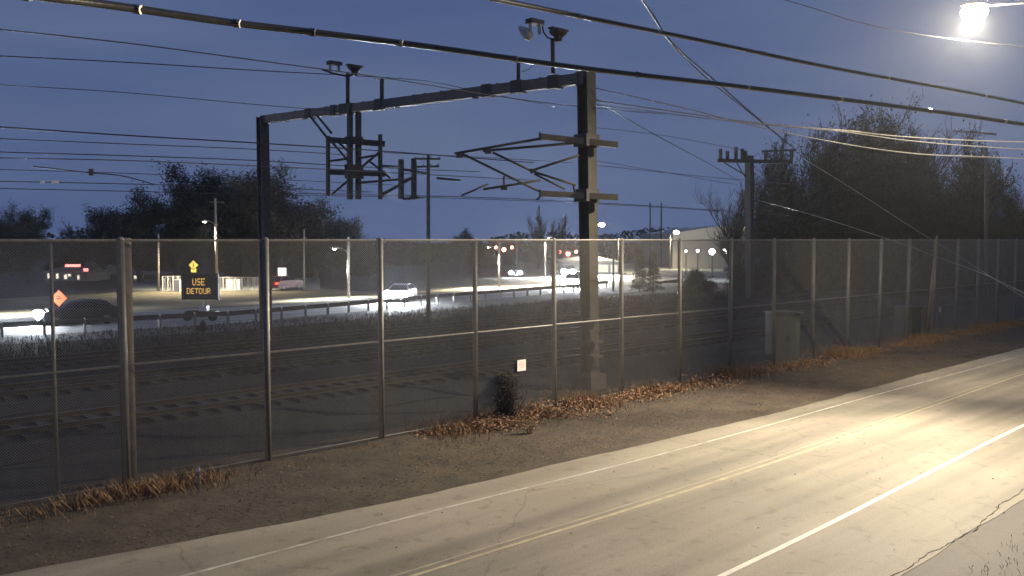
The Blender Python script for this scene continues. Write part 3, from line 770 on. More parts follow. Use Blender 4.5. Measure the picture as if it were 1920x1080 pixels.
# glowing white sign
b0 = G(529, 541); Yq = b0.y
e = empty('illuminated_sign', b0, 'glowing white upright sign box above the red parked car', 'sign')
a, c = W(522, 526, Yq), W(537, 502, Yq)
MB().box((a + c) / 2, (c.x - a.x, .35, c.z - a.z)).build('sign_box', M_white, e, origin=b0)
MB().box((a + c) / 2 - Vector((0, .18, 0)), (c.x - a.x - .06, .02, c.z - a.z - .06)).build('sign_face', E_signbox, e, origin=b0)
MB().box((b0 + Vector(((a.x + c.x) / 2, Yq, a.z))) / 2, (.2, .2, a.z)).build('post', M_steel, e, origin=b0)

# ------------------------------------------------------------------ far lamps and poles
def streetlamp(px, ytop, ybase, arm_px, arm_py, label, power=600, colr=(1, .86, .62), lit=True, crossarm=False, m_=M_woodp, r=.12, hz=.16, em=None, name='street_lamp', road_=0):
    b0 = G(px, ybase); e = empty(name, b0, label, 'street lamp')
    t = W(px, ytop, b0.y); t.x = b0.x
    MB().tube([b0, t], [r, r * .75], 8).build('pole', m_, e, origin=b0, smooth=True)
    h = W(arm_px, arm_py, b0.y - .3)
    att = Vector((b0.x, b0.y, h.z - .35)); top = Vector((b0.x, b0.y, min(t.z, h.z + .05)))
    MB().tube([att, att.lerp(h, .4) + UP * .25, h + UP * .12], .04, 6).build('arm', M_galv, e, origin=b0, smooth=True)
    hh = MB().ball(h + UP * .12, .34, 10, 6, (1.3, .6, .35)).build('lamp_head', M_galv, e, origin=h, smooth=True)
    MB().ball(h + UP * .04, hz, 10, 6, (1.2, .9, .7)).build('lens', (em or E_lamp) if lit else M_porcelain, hh, origin=h, smooth=True)
    if power: add_point('lamp_light', h - UP * .25, power, colr, .15, e, 150, (.0, .0001, -1), .8)
    if road_: o_l = [x for x in e.children if x.type == 'LIGHT'][0]; o_l.rotation_euler = (0, 0, RR); o_l.scale = (1, road_, 1)
    if crossarm: MB().bar(W(px - 14, ytop + 7, b0.y), W(px + 14, ytop + 7, b0.y), .12, .12).build('crossarm', M_wood, e, origin=b0)
    return e
streetlamp(407, 372, 547, 384, 416, 'utility pole with crossarm and lit streetlight rising behind the message board', 17000, crossarm=True, r=.14)
streetlamp(-170, 350, 598, -140, 375, 'streetlight over the highway just beyond the left edge of the picture', 60000, (.9, .95, 1), road_=.22)
streetlamp(654, 444, 560, 627, 467, 'pale pole with short lamp arm left of the oncoming car', 26000, (.9, .95, 1), road_=.25, r=.14)
streetlamp(1022, 455, 520, 1029, 446, 'curved metal lamp pole directly left of the red signals', 16000, r=.10, hz=.1, m_=M_galv)
streetlamp(1160, 446, 512, 1128, 422, 'tall streetlight just right of the lit column, its lamp showing against the sky', 26000, hz=.42, m_=M_galv)
streetlamp(1256, 440, 505, 1268, 436, 'lit pole in front of the pale warehouse gable', 9000, hz=.42)
streetlamp(936, 455, 540, 916, 464, 'slim warm lit pole beside the left red signals', 60000, road_=.4, hz=.12, r=.11)
def flood(px, py, Y, r, label, power):
    b0 = G(px, 449 + F * H / Y); b0.z = 0; c = W(px, py, b0.y); e = empty('floodlight', b0, label, 'floodlight', 'floodlights in the yard before the warehouse')
    MB().tube([b0, Vector((b0.x, b0.y, c.z))], .09, 8).build('pole', M_galv, e, origin=b0)
    h = MB().box(c + Vector((0, .15, 0)), (r * 2.4, .25, r * 2)).build('housing', M_black, e, origin=c)
    MB().ball(c - Vector((0, .05, 0)), r, 12, 8, (1, .5, 1)).build('lens', E_flood, h, origin=c, smooth=True)
    if power: add_point('lamp_light', c - Vector((0, .7, .0)), power, (.95, .97, 1), .2, e, 150, (-.1, -1, -.5), .6)
flood(1365, 468, 110, .6, 'brightest of the four yard floodlights, the rightmost one', 1500)
flood(1335, 472, 115, .4, 'second brightest yard floodlight, just left of the brightest', 500)
flood(1308, 470, 125, .2, 'small yard floodlight, second from the left', 0)
flood(1286, 471, 125, .15, 'smallest yard floodlight, leftmost of the four', 0)

def upole(px, ytop, ybase, r, label, arms=(), m_=M_wood, lean=0, r2=None, name='utility_pole'):
    b0 = G(px + lean, ybase); e = empty(name, b0, label, 'utility pole')
    t = W(px, ytop, b0.y)
    MB().tube([b0, t], [r, r2 or r * .7], 8).build('pole', m_, e, origin=b0, smooth=True)
    for (x0, y0, x1, y1) in arms:
        a_ = W(x0, y0, b0.y - .15); c_ = W(x1, y1, b0.y - .15)
        ar = MB().bar(a_, c_, .11, .13).build('crossarm', M_wood, e, origin=b0)
        for t_ in (.06, .35, .65, .94):
            q_ = a_.lerp(c_, t_); MB().tube([q_ + UP * .06, q_ + UP * .2], .05, 6).build('insulator', M_porcelain, ar, origin=b0)
    return e
upole(803, 291, 598, .15, 'tall wooden utility pole with two crossarms right of the drop frame', ((776, 298, 826, 298), (778, 313, 824, 312)))
upole(297, 438, 546, .13, 'pale bare pole at the left end of the white mesh fence', (), M_woodp)
upole(570, 430, 545, .12, 'pale pole right of the glowing sign, under the lit oak foliage', (), M_woodp)
upole(1219, 380, 500, .18, 'left of two thin dark far masts against the sky', (), M_steel_dark)
upole(1240, 380, 500, .18, 'right of two thin dark far masts against the sky', (), M_steel_dark)
upole(1011, 385, 500, .16, 'thin dark mast rising among bare branches left of the column', (), M_steel_dark)
upole(1150, 455, 545, .12, 'short dark post in front of the bright forecourt', (), M_steel_dark)
upole(1757, 442, 640, .09, 'thin leaning pole behind the right end of the fence', (), M_wood, lean=-22, r2=.06)
upole(1849, 275, 565, .19, 'stout dark utility pole in front of the right trees', ((1790, 246, 1868, 252), (1796, 294, 1868, 296)), M_wood, name='utility_pole')
c = W(1762, 580, 52); e = empty('delineator', Vector((c.x, c.y, 0)), 'tiny pink reflector on a stem in the darkness at the right', 'reflector')
MB().tube([(c.x, c.y, 0), (c.x, c.y, c.z)], .02, 6).build('stem', M_steel_dark, e, origin=e.location); MB().box(c - Vector((0, .03, 0)), (.14, .02, .34)).build('reflector_plate', M_reflect, e, origin=c)

# red traffic signals
def signal(px, py, Y, n, label):
    b0 = G(px + 24, 449 + F * H / Y); b0.z = 0; Y = b0.y; e = empty('traffic_signal', b0, label, 'traffic signal', 'red traffic signals over the far junction')
    h = W(px, py, Y).z + .9
    MB().tube([b0, Vector((b0.x, Y, h))], .13, 8).build('pole', M_galv, e, origin=b0)
    MB().tube([Vector((b0.x, Y, h)), Vector((W(px - 22, py, Y).x, Y, h + .1))], .08, 6).build('mast_arm', M_galv, e, origin=b0)
    for i in range(n):
        c = W(px - 15 + i * (30 / max(1, n - 1)), py + (i % 2) * 4, Y)
        hd = MB().box(c - UP * .38, (.42, .3, 1.15)).build('signal_head', M_black, e, origin=c)
        MB().ball(c - Vector((0, .2, 0)), .36 if i == 1 else .26, 10, 6, (1, .35, 1)).build('red_lens', E_red, hd, origin=c, smooth=True)
    return e
signal(945, 464, 150, 3, 'left group of red traffic signals beside the slim lit pole')
signal(1065, 472, 150, 3, 'right group of red traffic signals above the blazing headlights')

# white mesh fence behind the lawn
def lowfence(x0, x1, yb, h, label, n):
    A_, B_ = G(x0, yb), G(x1, yb); e = empty('lot_fence', A_, label, 'fence')
    for i in range(n + 1):
        p_ = A_.lerp(B_, i / n); MB().tube([p_, p_ + UP * h], .05, 6).build('post', M_white, e, origin=p_)
    MB().bar(A_ + UP * h, B_ + UP * h, .05).build('top_rail', M_white, e, origin=A_)
    m = MB(); L_ = (B_ - A_).length; k = 0
    d_ = (B_ - A_).normalized()
    while k * .16 < L_: m.bar(A_ + d_ * k * .16 + UP * .05, A_ + d_ * k * .16 + UP * h, .03, .03, up=d_); k += 1
    m.build('picket_mesh', M_white, e, origin=A_)['kind'] = 'stuff'
lowfence(305, 344, 546, 1.5, 'white mesh fence left of the message board', 4)
lowfence(408, 488, 546, 1.4, 'white mesh fence right of the message board', 7)
c = G(333, 547); tag(MB().box(c + UP * .6, (.55, .5, 1.2)).build('utility_box', M_white, None), 'small pale utility box at the fence left of the message board', 'utility box')
for i, (px, lbx) in enumerate(((432, 'left of two pale bins behind the white mesh fence'), (446, 'right of two pale bins behind the white mesh fence'))):
    c = G(px, 543); e = empty('bin', c, lbx, 'bin'); MB().box(c + UP * .5, (.6, .6, 1.0)).build('bin_body', M_white, e, origin=c); MB().box(c + UP * 1.03, (.66, .66, .06)).build('lid', M_white, e, origin=c)

# trackside cabinet
c = G(1466, 681); c.z = 0
e = empty('signal_cabinet', c, 'tall grey trackside cabinet behind the fence at the right', 'cabinet')
MB().box(c + UP * 1.12, (1.15, .8, 2.0), RR - .5).build('housing', M_cabinet, e, origin=c)
rot = RR - .5; fx = Vector((math.cos(rot), math.sin(rot), 0)); fy = Vector((math.sin(rot), -math.cos(rot), 0))
MB().box(c + UP * 2.16, (1.3, .95, .08), rot).build('roof', M_cabinet, e, origin=c)
MB().box(c + UP * .06, (1.25, .9, .12), rot).build('plinth', M_conc, e, origin=c)
for sx in (-1, 1):
    dr = MB().box(c + fx * .28 * sx + fy * .41 + UP * 1.12, (.53, .02, 1.86), rot).build('door', M_cabinet, e, origin=c)
    MB().box(c + fx * .06 * sx + fy * .435 + UP * 1.1, (.03, .03, .2), rot).build('handle', M_steel_dark, dr, origin=c)
c = G(1700, 640); e = empty('relay_box', c, 'low faint greenish box behind the far end of the fence', 'cabinet')
MB().box(c + UP * .9, (1.0, .8, 1.7), .3).build('housing', mat('green_paint', (.03, .035, .03), .6), e, origin=c); MB().box(c + UP * 1.78, (1.1, .9, .06), .3).build('roof', M_steel_dark, e, origin=c)

# ------------------------------------------------------------------ buildings
def building(name, x0, x1, ybase, yeave, yridge, depth, label, wallm, roofm, wins=(), winm=E_window):
    A_, B_ = G(x0, ybase), G(x1, ybase); B_.y = A_.y
    Y = A_.y; ze = W(x0, yeave, Y).z; zr = W(x0, yridge, Y).z; wd_ = B_.x - A_.x
    e = empty(name, A_, label, 'building')
    MB().box(((A_.x + B_.x) / 2, Y + depth / 2, ze / 2), (wd_, depth, ze)).build('wall', wallm, e, origin=A_)
    m = MB(); o = .4; ix = min(wd_ * .3, 4)
    v_ = [(A_.x - o, Y - o, ze), (B_.x + o, Y - o, ze), (B_.x + o, Y + depth + o, ze), (A_.x - o, Y + depth + o, ze), (A_.x + ix, Y + depth / 2, zr), (B_.x - ix, Y + depth / 2, zr)]
    m.v = [Vector(q_) for q_ in v_]; m.f = [(0, 1, 5, 4), (1, 2, 5), (2, 3, 4, 5), (3, 0, 4), (3, 2, 1, 0)]
    m.build('roof', roofm, e, origin=A_)
    for (wx0, wx1, wy0, wy1) in wins:
        a_ = W(wx0, wy1, Y); c_ = W(wx1, wy0, Y)
        f_ = MB().box(((a_.x + c_.x) / 2, Y - .03, (a_.z + c_.z) / 2), (c_.x - a_.x + .2, .08, c_.z - a_.z + .2)).build('window', M_white, e, origin=A_)
        MB().box(((a_.x + c_.x) / 2, Y - .085, (a_.z + c_.z) / 2), (c_.x - a_.x, .03, c_.z - a_.z)).build('pane', winm, f_, origin=A_)
    return e
hs = building('house', 84, 178, 527, 511, 493, 10, 'low grey roofed house with lit windows at the left', M_wall, M_roof, ((90, 96, 513, 522), (106, 110, 513, 522), (121, 126, 515, 523), (128, 133, 514, 518), (146, 149, 516, 524)))
e = empty('neon_sign', W(137, 498, hs.location.y - 1), 'long red neon sign bar above the grey house roof', 'sign')
MB().bar(W(123, 498, hs.location.y - .6), W(150, 498, hs.location.y - .6), .3, .32).build('neon_bar', E_neon, e); MB().bar(W(137, 500, hs.location.y - .6), W(137, 520, hs.location.y - .6), .15).build('post', M_steel, e)
e = empty('neon_sign', W(161, 506, hs.location.y - 1), 'small pale red sign at the right end of the grey house', 'sign')
MB().box(W(161, 506, hs.location.y - .7), (.5, .2, .35)).build('neon_bar', E_neon, e); MB().bar(W(161, 507, hs.location.y - .6), W(161, 527, hs.location.y - .6), .1).build('post', M_steel, e)
for o_ in (e,): pass
e = building('gas_station', 200, 292, 524, 516, 510, 8, 'low dark building with a pale trim between the trees at the left', mat('dim_wall', (.09, .085, .08), .8), M_roof, ((252, 258, 517, 522), (262, 268, 517, 522)))
# pale metal warehouse, big gable on the right
A_ = G(1262, 503); Y = A_.y
e = empty('warehouse', A_, 'big pale metal warehouse with a sloping roofline behind the floodlights', 'building')
x0, x1, x2 = W(1262, 437, Y), W(1352, 423, Y), W(1480, 436, Y)
prof = [(x0.x, 0), (x2.x, 0), (x2.x, x2.z), (x1.x, x1.z), (x0.x, x0.z)]
m = MB(); m.v = [Vector((x, Y + .4, z)) for x, z in prof] + [Vector((x, Y + 40, z)) for x, z in prof]
m.f = [(0, 1, 2, 3, 4), (9, 8, 7, 6, 5)] + [(i, i + 5, (i + 1) % 5 + 5, (i + 1) % 5) for i in range(5)]
m.build('shell', M_metalwall, e, origin=A_)
nn = 26
for i in range(nn):
    x = lerp(x0.x, x2.x, (i + .5) / nn); zt = lerp(x0.z, x1.z, (x - x0.x) / (x1.x - x0.x)) if x < x1.x else lerp(x1.z, x2.z, (x - x1.x) / (x2.x - x1.x))
    MB().box((x, Y + .36, zt / 2 - .02), ((x2.x - x0.x) / nn - .08, .06, zt - .06)).build('wall_panel', M_metalwall, e, origin=A_)
MB().box(W(1390, 429, Y + .1), (2.6, .1, .75)).build('lit_sign', E_window, e, origin=A_); MB().box(W(1373, 430, Y + .1), (.8, .1, .7)).build('lit_sign', E_window, e, origin=A_)
add_point('wall_light', W(1330, 440, Y - 9), 1100, (1, .93, .82), .3, e)
e = building('shop', 1055, 1160, 514, 490, 482, 12, 'lit low shop front behind the queue of headlights', M_wall, M_roof, ((1110, 1140, 497, 510), (1145, 1158, 497, 510)))
add_point('forecourt_fill', W(1085, 478, 118), 240000, (1, .93, .75), .4, e, 150, (0, -.3, -1), .8)  # bare spots added to brighten the forecourt, no canopy built
add_point('forecourt_fill', W(1130, 488, 122), 120000, (1, .93, .75), .4, e, 150, (0, -.3, -1), .8)

# ------------------------------------------------------------------ trees
def rot_dir(d, ang, az):
    d = d.normalized(); t = d.orthogonal().normalized(); b_ = d.cross(t)
    return (d * math.cos(ang) + (t * math.cos(az) + b_ * math.sin(az)) * math.sin(ang)).normalized()
def grow(rg, base, height, spread, levels, rtrunk, upw=.15, minr=.012, ch=(3, 5), trunk_frac=.3):
    segs = []
    def rec(p, d, L, r, lv):
        n = 3 if lv < levels - 1 else 2; pts = [p]; dd = d
        for i in range(n):
            dd = (dd + Vector((rg.uniform(-.16, .16), rg.uniform(-.16, .16), rg.uniform(-.06, .1) + upw * .3))).normalized()
            pts.append(pts[-1] + dd * L / n)
        segs.append((pts, r, lv))
        if lv >= levels: return
        k = rg.randint(*ch)
        for i in range(k):
            t = rg.uniform(.35, 1.0) if i else 1.0
            a = pts[min(n, int(t * n))]; b_ = pts[max(0, min(n, int(t * n)) - 1)]
            q_ = b_.lerp(a, t * n - int(t * n) if t < 1 else 1)
            nd = rot_dir(dd, rg.uniform(.3, .85) * spread, rg.uniform(0, 6.28)); nd = (nd + UP * upw).normalized()
            rec(q_, nd, L * rg.uniform(.62, .82), max(minr, r * .58), lv + 1)
    rec(Vector(base), UP, height * trunk_frac, rtrunk, 0)
    return segs
def bare_mesh(seed, height, spread, levels, rtrunk, **k):
    rg = random.Random(seed); segs = grow(rg, (0, 0, 0), height, spread, levels, rtrunk, **k)
    top = max(p.z for s_ in segs for p in s_[0]); f_ = height / top
    T, C = MB(), MB()
    for pts, r, lv in segs:
        pts = [p * f_ for p in pts]; n = len(pts)
        tgt = T if lv <= 1 else C
        tgt.tube(pts, [r * (1 - .35 * i / (n - 1)) for i in range(n)], 7 if lv <= 1 else 3, cap=False)
    return T, C, segs, f_
def leafy(C, rg, segs, f_, per, size, minlv, jit):
    for pts, r, lv in segs:
        if lv < minlv: continue
        for _ in range(per):
            p = pts[-1] * f_ + Vector((rg.gauss(0, jit), rg.gauss(0, jit), rg.gauss(0, jit * .8)))
            d1 = Vector((rg.uniform(-1, 1), rg.uniform(-1, 1), rg.uniform(-1, 1))).normalized(); d2 = d1.orthogonal().normalized(); s_ = size * rg.uniform(.6, 1.3)
            C.quad(p - d1 * s_, p - d2 * s_ * .6, p + d1 * s_, p + d2 * s_ * .6)
TREE_MESH = {}
def tree(kind, px, ybase, ytop, label, name='tree', cat='tree', group=None, Y=None, xs_=1.0, rz=0.0):
    b0 = G(px, ybase) if Y is None else W(px, 449, Y); b0.z = 0
    hgt = W(px, ytop, b0.y).z
    if kind not in TREE_MESH:
        seed = sum(map(ord, kind)); rg = random.Random(seed)
        if kind.startswith('bare'):
            T, C, sg_, f_ = bare_mesh(seed, 10, .95, 6, .26, upw=.16, minr=.014, ch=(3, 5), trunk_frac=.26); lm = M_twig
        elif kind.startswith('wood'):
            T, C, sg_, f_ = bare_mesh(seed, 10, .8, 6, .24, upw=.22, minr=.016, ch=(3, 5), trunk_frac=.2); lm = M_twig
            leafy(C, rg, sg_, f_, 1, .08, 5, .3)
        elif kind.startswith('leaf') or kind.startswith('oak'):
            T, C, sg_, f_ = bare_mesh(seed, 9.6, 1.0, 5, .26, upw=.12, minr=.03, ch=(3, 5), trunk_frac=.22); lm = M_leaf if kind.startswith('leaf') else M_leaf2
            leafy(C, rg, sg_, f_, 26, .085, 4, .3)
        elif kind.startswith('bush'):
            T, C, sg_, f_ = bare_mesh(seed, 9, 1.3, 4, .22, upw=.1, minr=.04, ch=(4, 6), trunk_frac=.16); lm = M_leaf
            leafy(C, rg, sg_, f_, 22, .2, 3, .6)
        else:  # conifer
            T, C = MB(), MB(); lm = M_conifer
            T.tube([(0, 0, 0), (0, 0, 5), (0, 0, 9.8)], [.2, .12, .02], 7)
            for i in range(46):
                z = .8 + 9 * (i / 46); rr = 2.4 * (1 - z / 10.4) * rg.uniform(.75, 1.15)
                for k in range(9):
                    a = rg.uniform(0, 6.28); tip = Vector((math.cos(a) * rr, math.sin(a) * rr, z - .35 * rr * .5))
                    for q_ in range(9):
                        t = rg.uniform(.15, 1); p = Vector((0, 0, z)).lerp(tip, t) + Vector((rg.gauss(0, .1),) * 3)
                        d1 = (tip - Vector((0, 0, z))).normalized() + Vector((rg.uniform(-.5, .5), rg.uniform(-.5, .5), rg.uniform(-.6, .2))); d1.normalize(); d2 = d1.orthogonal().normalized(); s_ = .22
                        C.quad(p - d1 * s_, p - d2 * s_ * .35, p + d1 * s_, p + d2 * s_ * .35)
        to = T.build('trunk', M_bark); co = C.build('crown', lm); TREE_MESH[kind] = (to.data, co.data)
        bpy.data.objects.remove(to); bpy.data.objects.remove(co)
    tm, cm = TREE_MESH[kind]; e = empty(name, b0, label, cat, group); s_ = hgt / 10
    for nm, me in (('trunk', tm), ('crown', cm)):
        o = bpy.data.objects.new(nm, me); col.objects.link(o); o.parent = e; o.scale = (s_ * xs_, s_ * xs_, s_); o.rotation_euler.z = rz
    return e
tree('leaf_a', -5, 540, 372, 'dark round tree cut by the left edge of the picture', Y=95, rz=1)
tree('leaf_b', 50, 540, 384, 'dark round tree second from the left edge', Y=100, rz=2)
tree('bare_a', 140, 540, 402, 'low hazy bare tree right of the dark round trees', Y=110)
tree('bare_b', 195, 540, 398, 'low hazy bare tree in the gap before the big wood', Y=110, rz=2)
tree('leaf_a', 262, 540, 338, 'dark leafy tree forming the left shoulder of the big wood', Y=105, rz=3, xs_=1.3)
tree('oak_a', 330, 540, 330, 'brown leaved tree behind the white fence and crossing sign', Y=108, rz=4, xs_=1.3)
tree('leaf_b', 400, 540, 303, 'tall dark tree directly behind the lit utility pole', Y=108, rz=5, xs_=1.3)
tree('oak_b', 462, 540, 297, 'tallest brown oak of the left wood, behind the left portal column', Y=106, rz=1, xs_=1.3)
tree('oak_a', 525, 540, 312, 'oak with lamp lit lower foliage above the glowing sign', Y=104, rz=2, xs_=1.3)
tree('leaf_a', 590, 540, 366, 'dark tree on the right slope of the left wood', Y=110, rz=0, xs_=1.3)
tree('leaf_b', 650, 540, 412, 'low dark tree between the lamp arm pole and the highway', Y=112, rz=3)
for i, (px, yt, k) in enumerate(((120, 470, 'bush_a'), (200, 470, 'bush_b'), (290, 452, 'bush_a'), (345, 460, 'bush_b'), (450, 450, 'bush_a'), (500, 455, 'bush_b'), (560, 452, 'bush_a'), (620, 450, 'bush_b'), (690, 448, 'bush_a'), (745, 462, 'bush_b'), (790, 455, 'bush_a'), (840, 450, 'bush_b'), (900, 454, 'bush_a'), (955, 470, 'bush_b'), (1010, 460, 'bush_b'))):
    nm = ['at the left edge of the house', 'behind the low dark building', 'left of the pale bare pole', 'behind the crossing sign', 'behind the white fence bins', 'left of the glowing sign', 'around the pale pole', 'under the short lamp arm', 'just left of the oncoming car', 'behind the oncoming car', 'at the foot of the wooden utility pole', 'under the round tree', 'left of the left red signals', 'between the two groups of red signals', 'behind the curved lamp pole'][i]
    tree(k, px, 540, yt, 'dark thicket ' + nm, 'thicket', 'shrub', 'dark thickets beyond the highway', Y=118 + (i % 4) * 6 if px < 700 else 165 + (i % 3) * 8, rz=i, xs_=1.6 if px < 700 else 2.2)
tree('leaf_a', 865, 540, 424, 'low round dark tree top over the middle of the fence', Y=190, rz=2, xs_=1.1)
tree('bare_a', 1010, 540, 386, 'left bare tree standing before the lit column', Y=150, rz=1, xs_=.8)
tree('bare_b', 1048, 540, 394, 'right bare tree standing before the lit column', Y=150, rz=4, xs_=.8)
tree('conifer_a', 1200, 560, 455, 'dark conifer in front of the bright forecourt', Y=85, rz=1)
tree('conifer_a', 1226, 560, 470, 'smaller dark conifer beside the taller one', Y=83, rz=3, xs_=1.2)
tree('bush_a', 1312, 560, 500, 'dark bush below the yard floodlights', 'shrub', 'shrub', Y=80, rz=2, xs_=1.5)
tree('bush_b', 1400, 560, 486, 'dark bush right of the brightest floodlight', 'shrub', 'shrub', Y=80, rz=5, xs_=1.8)
tree('bare_a', 1378, 540, 322, 'leaning bare tree left of the far catenary pole', Y=98, rz=2, xs_=.85)
tree('bare_b', 1440, 540, 310, 'bare tree behind the far catenary pole', Y=102, rz=0, xs_=.85)
RT = [(1502, 232, 'wood_a', 96, 'left flank of'), (1545, 204, 'wood_b', 100, 'second from the left in'), (1590, 172, 'wood_b', 104, 'highest crown of'), (1640, 178, 'wood_a', 108, 'centre left of'), (1685, 176, 'bare_a', 106, 'centre of'), (1735, 204, 'wood_b', 110, 'centre right of'), (1785, 232, 'wood_a', 112, 'right of centre in'), (1835, 268, 'bare_b', 114, 'behind the stout pole in'), (1885, 322, 'wood_b', 116, 'right flank of'), (1935, 380, 'wood_a', 112, 'right edge of')]
for i, (px, yt, k, Y_, w_) in enumerate(RT):
    tree(k, px, 540, yt, 'tall bare woodland tree, ' + w_ + ' the big right hand stand', 'tree', 'tree', 'tall trees at the right', Y=Y_, rz=i * 1.3, xs_=1.05)
for i, px in enumerate(range(1490, 1960, 58)):
    tree('leaf_a' if i % 2 else 'leaf_b', px, 540, 330 + (i * 37) % 60, 'dark understorey tree, number %s from the left beneath the tall bare stand' % ['one', 'two', 'three', 'four', 'five', 'six', 'seven', 'eight', 'nine'][i], 'tree', 'tree', 'understorey trees at the right', Y=93 + (i % 3) * 4, rz=i, xs_=.9)
for i, px in enumerate(range(1455, 1990, 66)):
    tree('bush_a' if i % 2 else 'bush_b', px, 540, 452 + (i * 13) % 22, 'dark brush at the foot of the right hand stand, %s from the left' % ['first', 'second', 'third', 'fourth', 'fifth', 'sixth', 'seventh', 'eighth', 'ninth'][i], 'thicket', 'shrub', 'brush beneath the right trees', Y=82 + (i % 3) * 3, rz=i, xs_=1.8)
# distant treeline mass
m = MB(); rg = random.Random(5)
for i in range(26000):
    x = rg.uniform(-330, 420); y = rg.uniform(205, 240) + abs(x) * .05; z = rg.random() ** 1.1 * (5.8 + 1.6 * math.sin(x * .05) + 1.0 * math.sin(x * .17 + 1))
    d1 = Vector((rg.uniform(-1, 1), rg.uniform(-1, 1), rg.uniform(-1, 1))).normalized(); d2 = d1.orthogonal().normalized(); s_ = rg.uniform(.35, .9); p = Vector((x, y, z))
    m.quad(p - d1 * s_, p - d2 * s_ * .6, p + d1 * s_, p + d2 * s_ * .6)
stuff(m.build('distant_wood', M_leaf), 'low distant treeline closing the horizon', 'woodland')
# weeds between the tracks and the highway, dark brush
m = MB()
def blade(m, p, h, w_, lean):
    a = rnd(0, 6.28); d_ = Vector((math.cos(a), math.sin(a), 0)); t = p + UP * h + Vector((math.cos(a + 1.3), math.sin(a + 1.3), 0)) * lean * h
    m.quad(p - d_ * w_, p + d_ * w_, p.lerp(t, .6) + d_ * w_ * .7 + UP * .02, t)
for i in range(26000):
    s_ = rnd(-5, 150); D = 42 + random.random() ** 1.5 * 8.5
    blade(m, P(s_, D, 0), rnd(.08, .32), .025, rnd(0, .9))
stuff(m.build('embankment_weeds', M_weeds), 'dim brushy weeds between the tracks and the highway', 'weeds')
tree('bush_a', 376, 622, 598, 'small dark shrub in front of the message board trailer', 'shrub', 'shrub', Y=47.5, rz=1)
# dry grass and leaves along the fence foot
m = MB()
for i in range(42000):
    s_ = rnd(S_at(1080, FD), S_at(1900, FD)) if random.random() < .8 else rnd(S_at(760, FD), S_at(1150, FD))
    D = FD + random.gauss(-.2, .55)
    if math.sin(s_ * .9) + math.sin(s_ * 2.3 + 1) < -.9: continue
    hgt = rnd(.12, .55) * (1 if random.random() < .8 else 1.5) * (.55 + .45 * math.sin(s_ * 1.1) * math.sin(s_ * .37 + 1)) ** 1
    blade(m, P(s_, D, .03), max(.08, hgt), .008, rnd(.1, .7))
for i in range(1700):
    c_ = random.choice((S_at(300, FD - 1.0), S_at(340, FD - .8), S_at(180, FD - .9), S_at(245, FD - 1)))
    blade(m, P(c_ + random.gauss(0, .7), FD - .7 + random.gauss(0, .3), .03), rnd(.1, .4), .007, rnd(.2, .9))
for i in range(5000):
    blade(m, P(rnd(-12, 60), FD - rnd(0, 1.6) ** 1.5, .03), rnd(.03, .13), .006, rnd(.2, .9))
stuff(m.build('dry_grass', M_drygrass), 'dry orange grass growing along the foot of the chain link fence', 'grass')
m = MB()
def leafq(m, p, s_, t_=.7):
    a = rnd(0, 6.28); n_ = Vector((rnd(-t_, t_), rnd(-t_, t_), 1)).normalized(); d1 = rot_dir(n_, math.pi / 2, a); d2 = n_.cross(d1)
    m.quad(p - d1 * s_, p - d2 * s_ * .6 + UP * .01, p + d1 * s_, p + d2 * s_ * .6 + UP * .01)
for i in range(9500):
    x = random.choice((rnd(760, 1250), rnd(860, 1010), rnd(1000, 1250), rnd(1150, 1600)))
    s_ = S_at(x, FD); hp = .5 + .5 * math.sin(s_ * 1.3) * math.sin(s_ * .47 + 2); D = FD - .3 - .4 * hp + random.gauss(0, .25 + .45 * hp); leafq(m, P(s_, D, .06 + abs(random.gauss(0, .03 + .14 * hp))), rnd(.02, .06))
for i in range(15000):
    s_ = rnd(-8, 60) if random.random() < .3 else rnd(S_at(700, 17), S_at(1800, 17))
    leafq(m, P(s_, FD - .2 - random.random() ** 1.7 * (FD - C_EDGE(s_) - .3), .07), rnd(.012, .03), .25)
for i in range(45):
    leafq(m, P(rnd(0, 40), rnd(6, 13.8), .045), rnd(.015, .03), .3)
stuff(m.build('fallen_leaves', M_dryleaf), 'scattered fallen leaves heaped along the fence and verge', 'leaves')
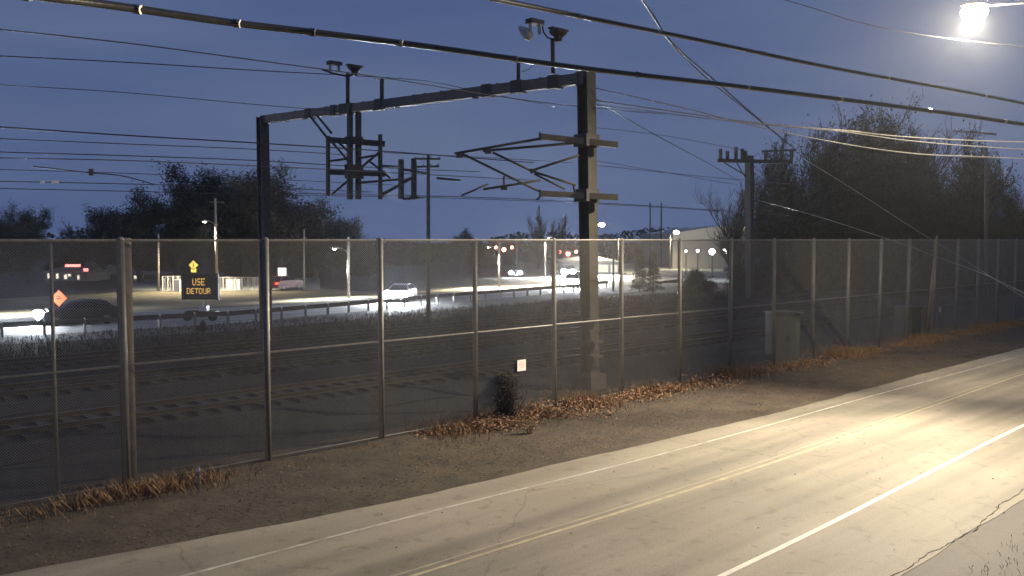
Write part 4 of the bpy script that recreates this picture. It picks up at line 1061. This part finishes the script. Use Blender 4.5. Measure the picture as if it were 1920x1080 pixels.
# vine-grown dead stump in the fence
c = G(992, 800); c = P(c.dot(DV), FD - .3, 0)
e = empty('bush', c, 'dark tangled vine bush growing against the fence below the white sign', 'shrub')
m = MB(); rg = random.Random(9)
for i in range(70):
    a = rg.uniform(0, 6.28); h = rg.uniform(.5, 1.45); pts = [c + Vector((rg.gauss(0, .1), rg.gauss(0, .06), 0))]
    for k in range(5): pts.append(pts[-1] + Vector((rg.gauss(0, .09), rg.gauss(0, .07), h / 5)))
    m.tube(pts, [.014, .012, .01, .008, .006, .004], 4)
m.build('stems', M_twig, e, origin=c)
m = MB()
for i in range(1600):
    h = rg.random() * 1.4; p = c + Vector((rg.gauss(0, .27 - .1 * h), rg.gauss(0, .15), h)); leafq(m, p, rg.uniform(.025, .05))
m.build('foliage', mat('vine_leaves', (.045, .035, .024), .9, var=.5, scale=9), e, origin=c)
c = G(993, 818); e = empty('weed_plant', c, 'pale dry weed stalk standing in front of the vine bush', 'plant'); m = MB()
for i in range(16):
    p = [c]; 
    for k in range(4): p.append(p[-1] + Vector((rg.gauss(0, .045), rg.gauss(0, .04), rg.uniform(.08, .17))))
    m.tube(p, [.009, .008, .006, .004, .003], 4)
m.build('stalk', M_drygrass, e, origin=c)
m = MB()
for i in range(120): leafq(m, c + Vector((rg.gauss(0, .12), rg.gauss(0, .1), rg.random() * .5)), rg.uniform(.02, .035))
m.build('leaf_cluster', mat('olive_leaves', (.2, .17, .07), .9, var=.4), e, origin=c)
# dark weeds on the near shoulder, lower right
m = MB()
for i in range(2500):
    s_ = rnd(4, 40); D = C_RE(s_) - rnd(.5, 2.6); blade(m, P(s_, D, 0), rnd(.03, .14), .006, rnd(.2, .9))
stuff(m.build('shoulder_grass', M_weeds), 'sparse dry grass at the lower right beyond the shoulder', 'grass')
# gravel flecks on road and verge
m = MB()
for i in range(6000):
    D = rnd(4, 17.5) if random.random() < .03 else 99; s_ = rnd(-8, 45); D = C_EDGE(s_) + random.random() ** .8 * 4.4 if D > 90 else D; p = P(s_, D, .035 if D < C_EDGE(s_) else .055); r_ = rnd(.005, .015)
    m.box(p, (r_ * 2, r_ * 1.6, r_), rnd(0, 3))
stuff(m.build('loose_gravel', M_stone), 'loose stones scattered over the road and verge', 'gravel')

# ------------------------------------------------------------------ thin haze added for a bloom-like glow around lamps
hz = MB().box((30, 118, 11.5), (1100, 300, 25)).build('haze', None)
hm = bpy.data.materials.new('haze'); hm.use_nodes = True; n = hm.node_tree; n.nodes.clear()
o_ = n.nodes.new('ShaderNodeOutputMaterial'); pv = n.nodes.new('ShaderNodeVolumePrincipled')
pv.inputs['Color'].default_value = (.8, .85, .95, 1); pv.inputs['Density'].default_value = .00022; pv.inputs['Anisotropy'].default_value = .8
n.links.new(pv.outputs[0], o_.inputs['Volume']); hz.data.materials.append(hm); hz['kind'] = 'stuff'; hz['label'] = 'thin haze added over the whole place for glow around the lamps'; hz['category'] = 'haze'
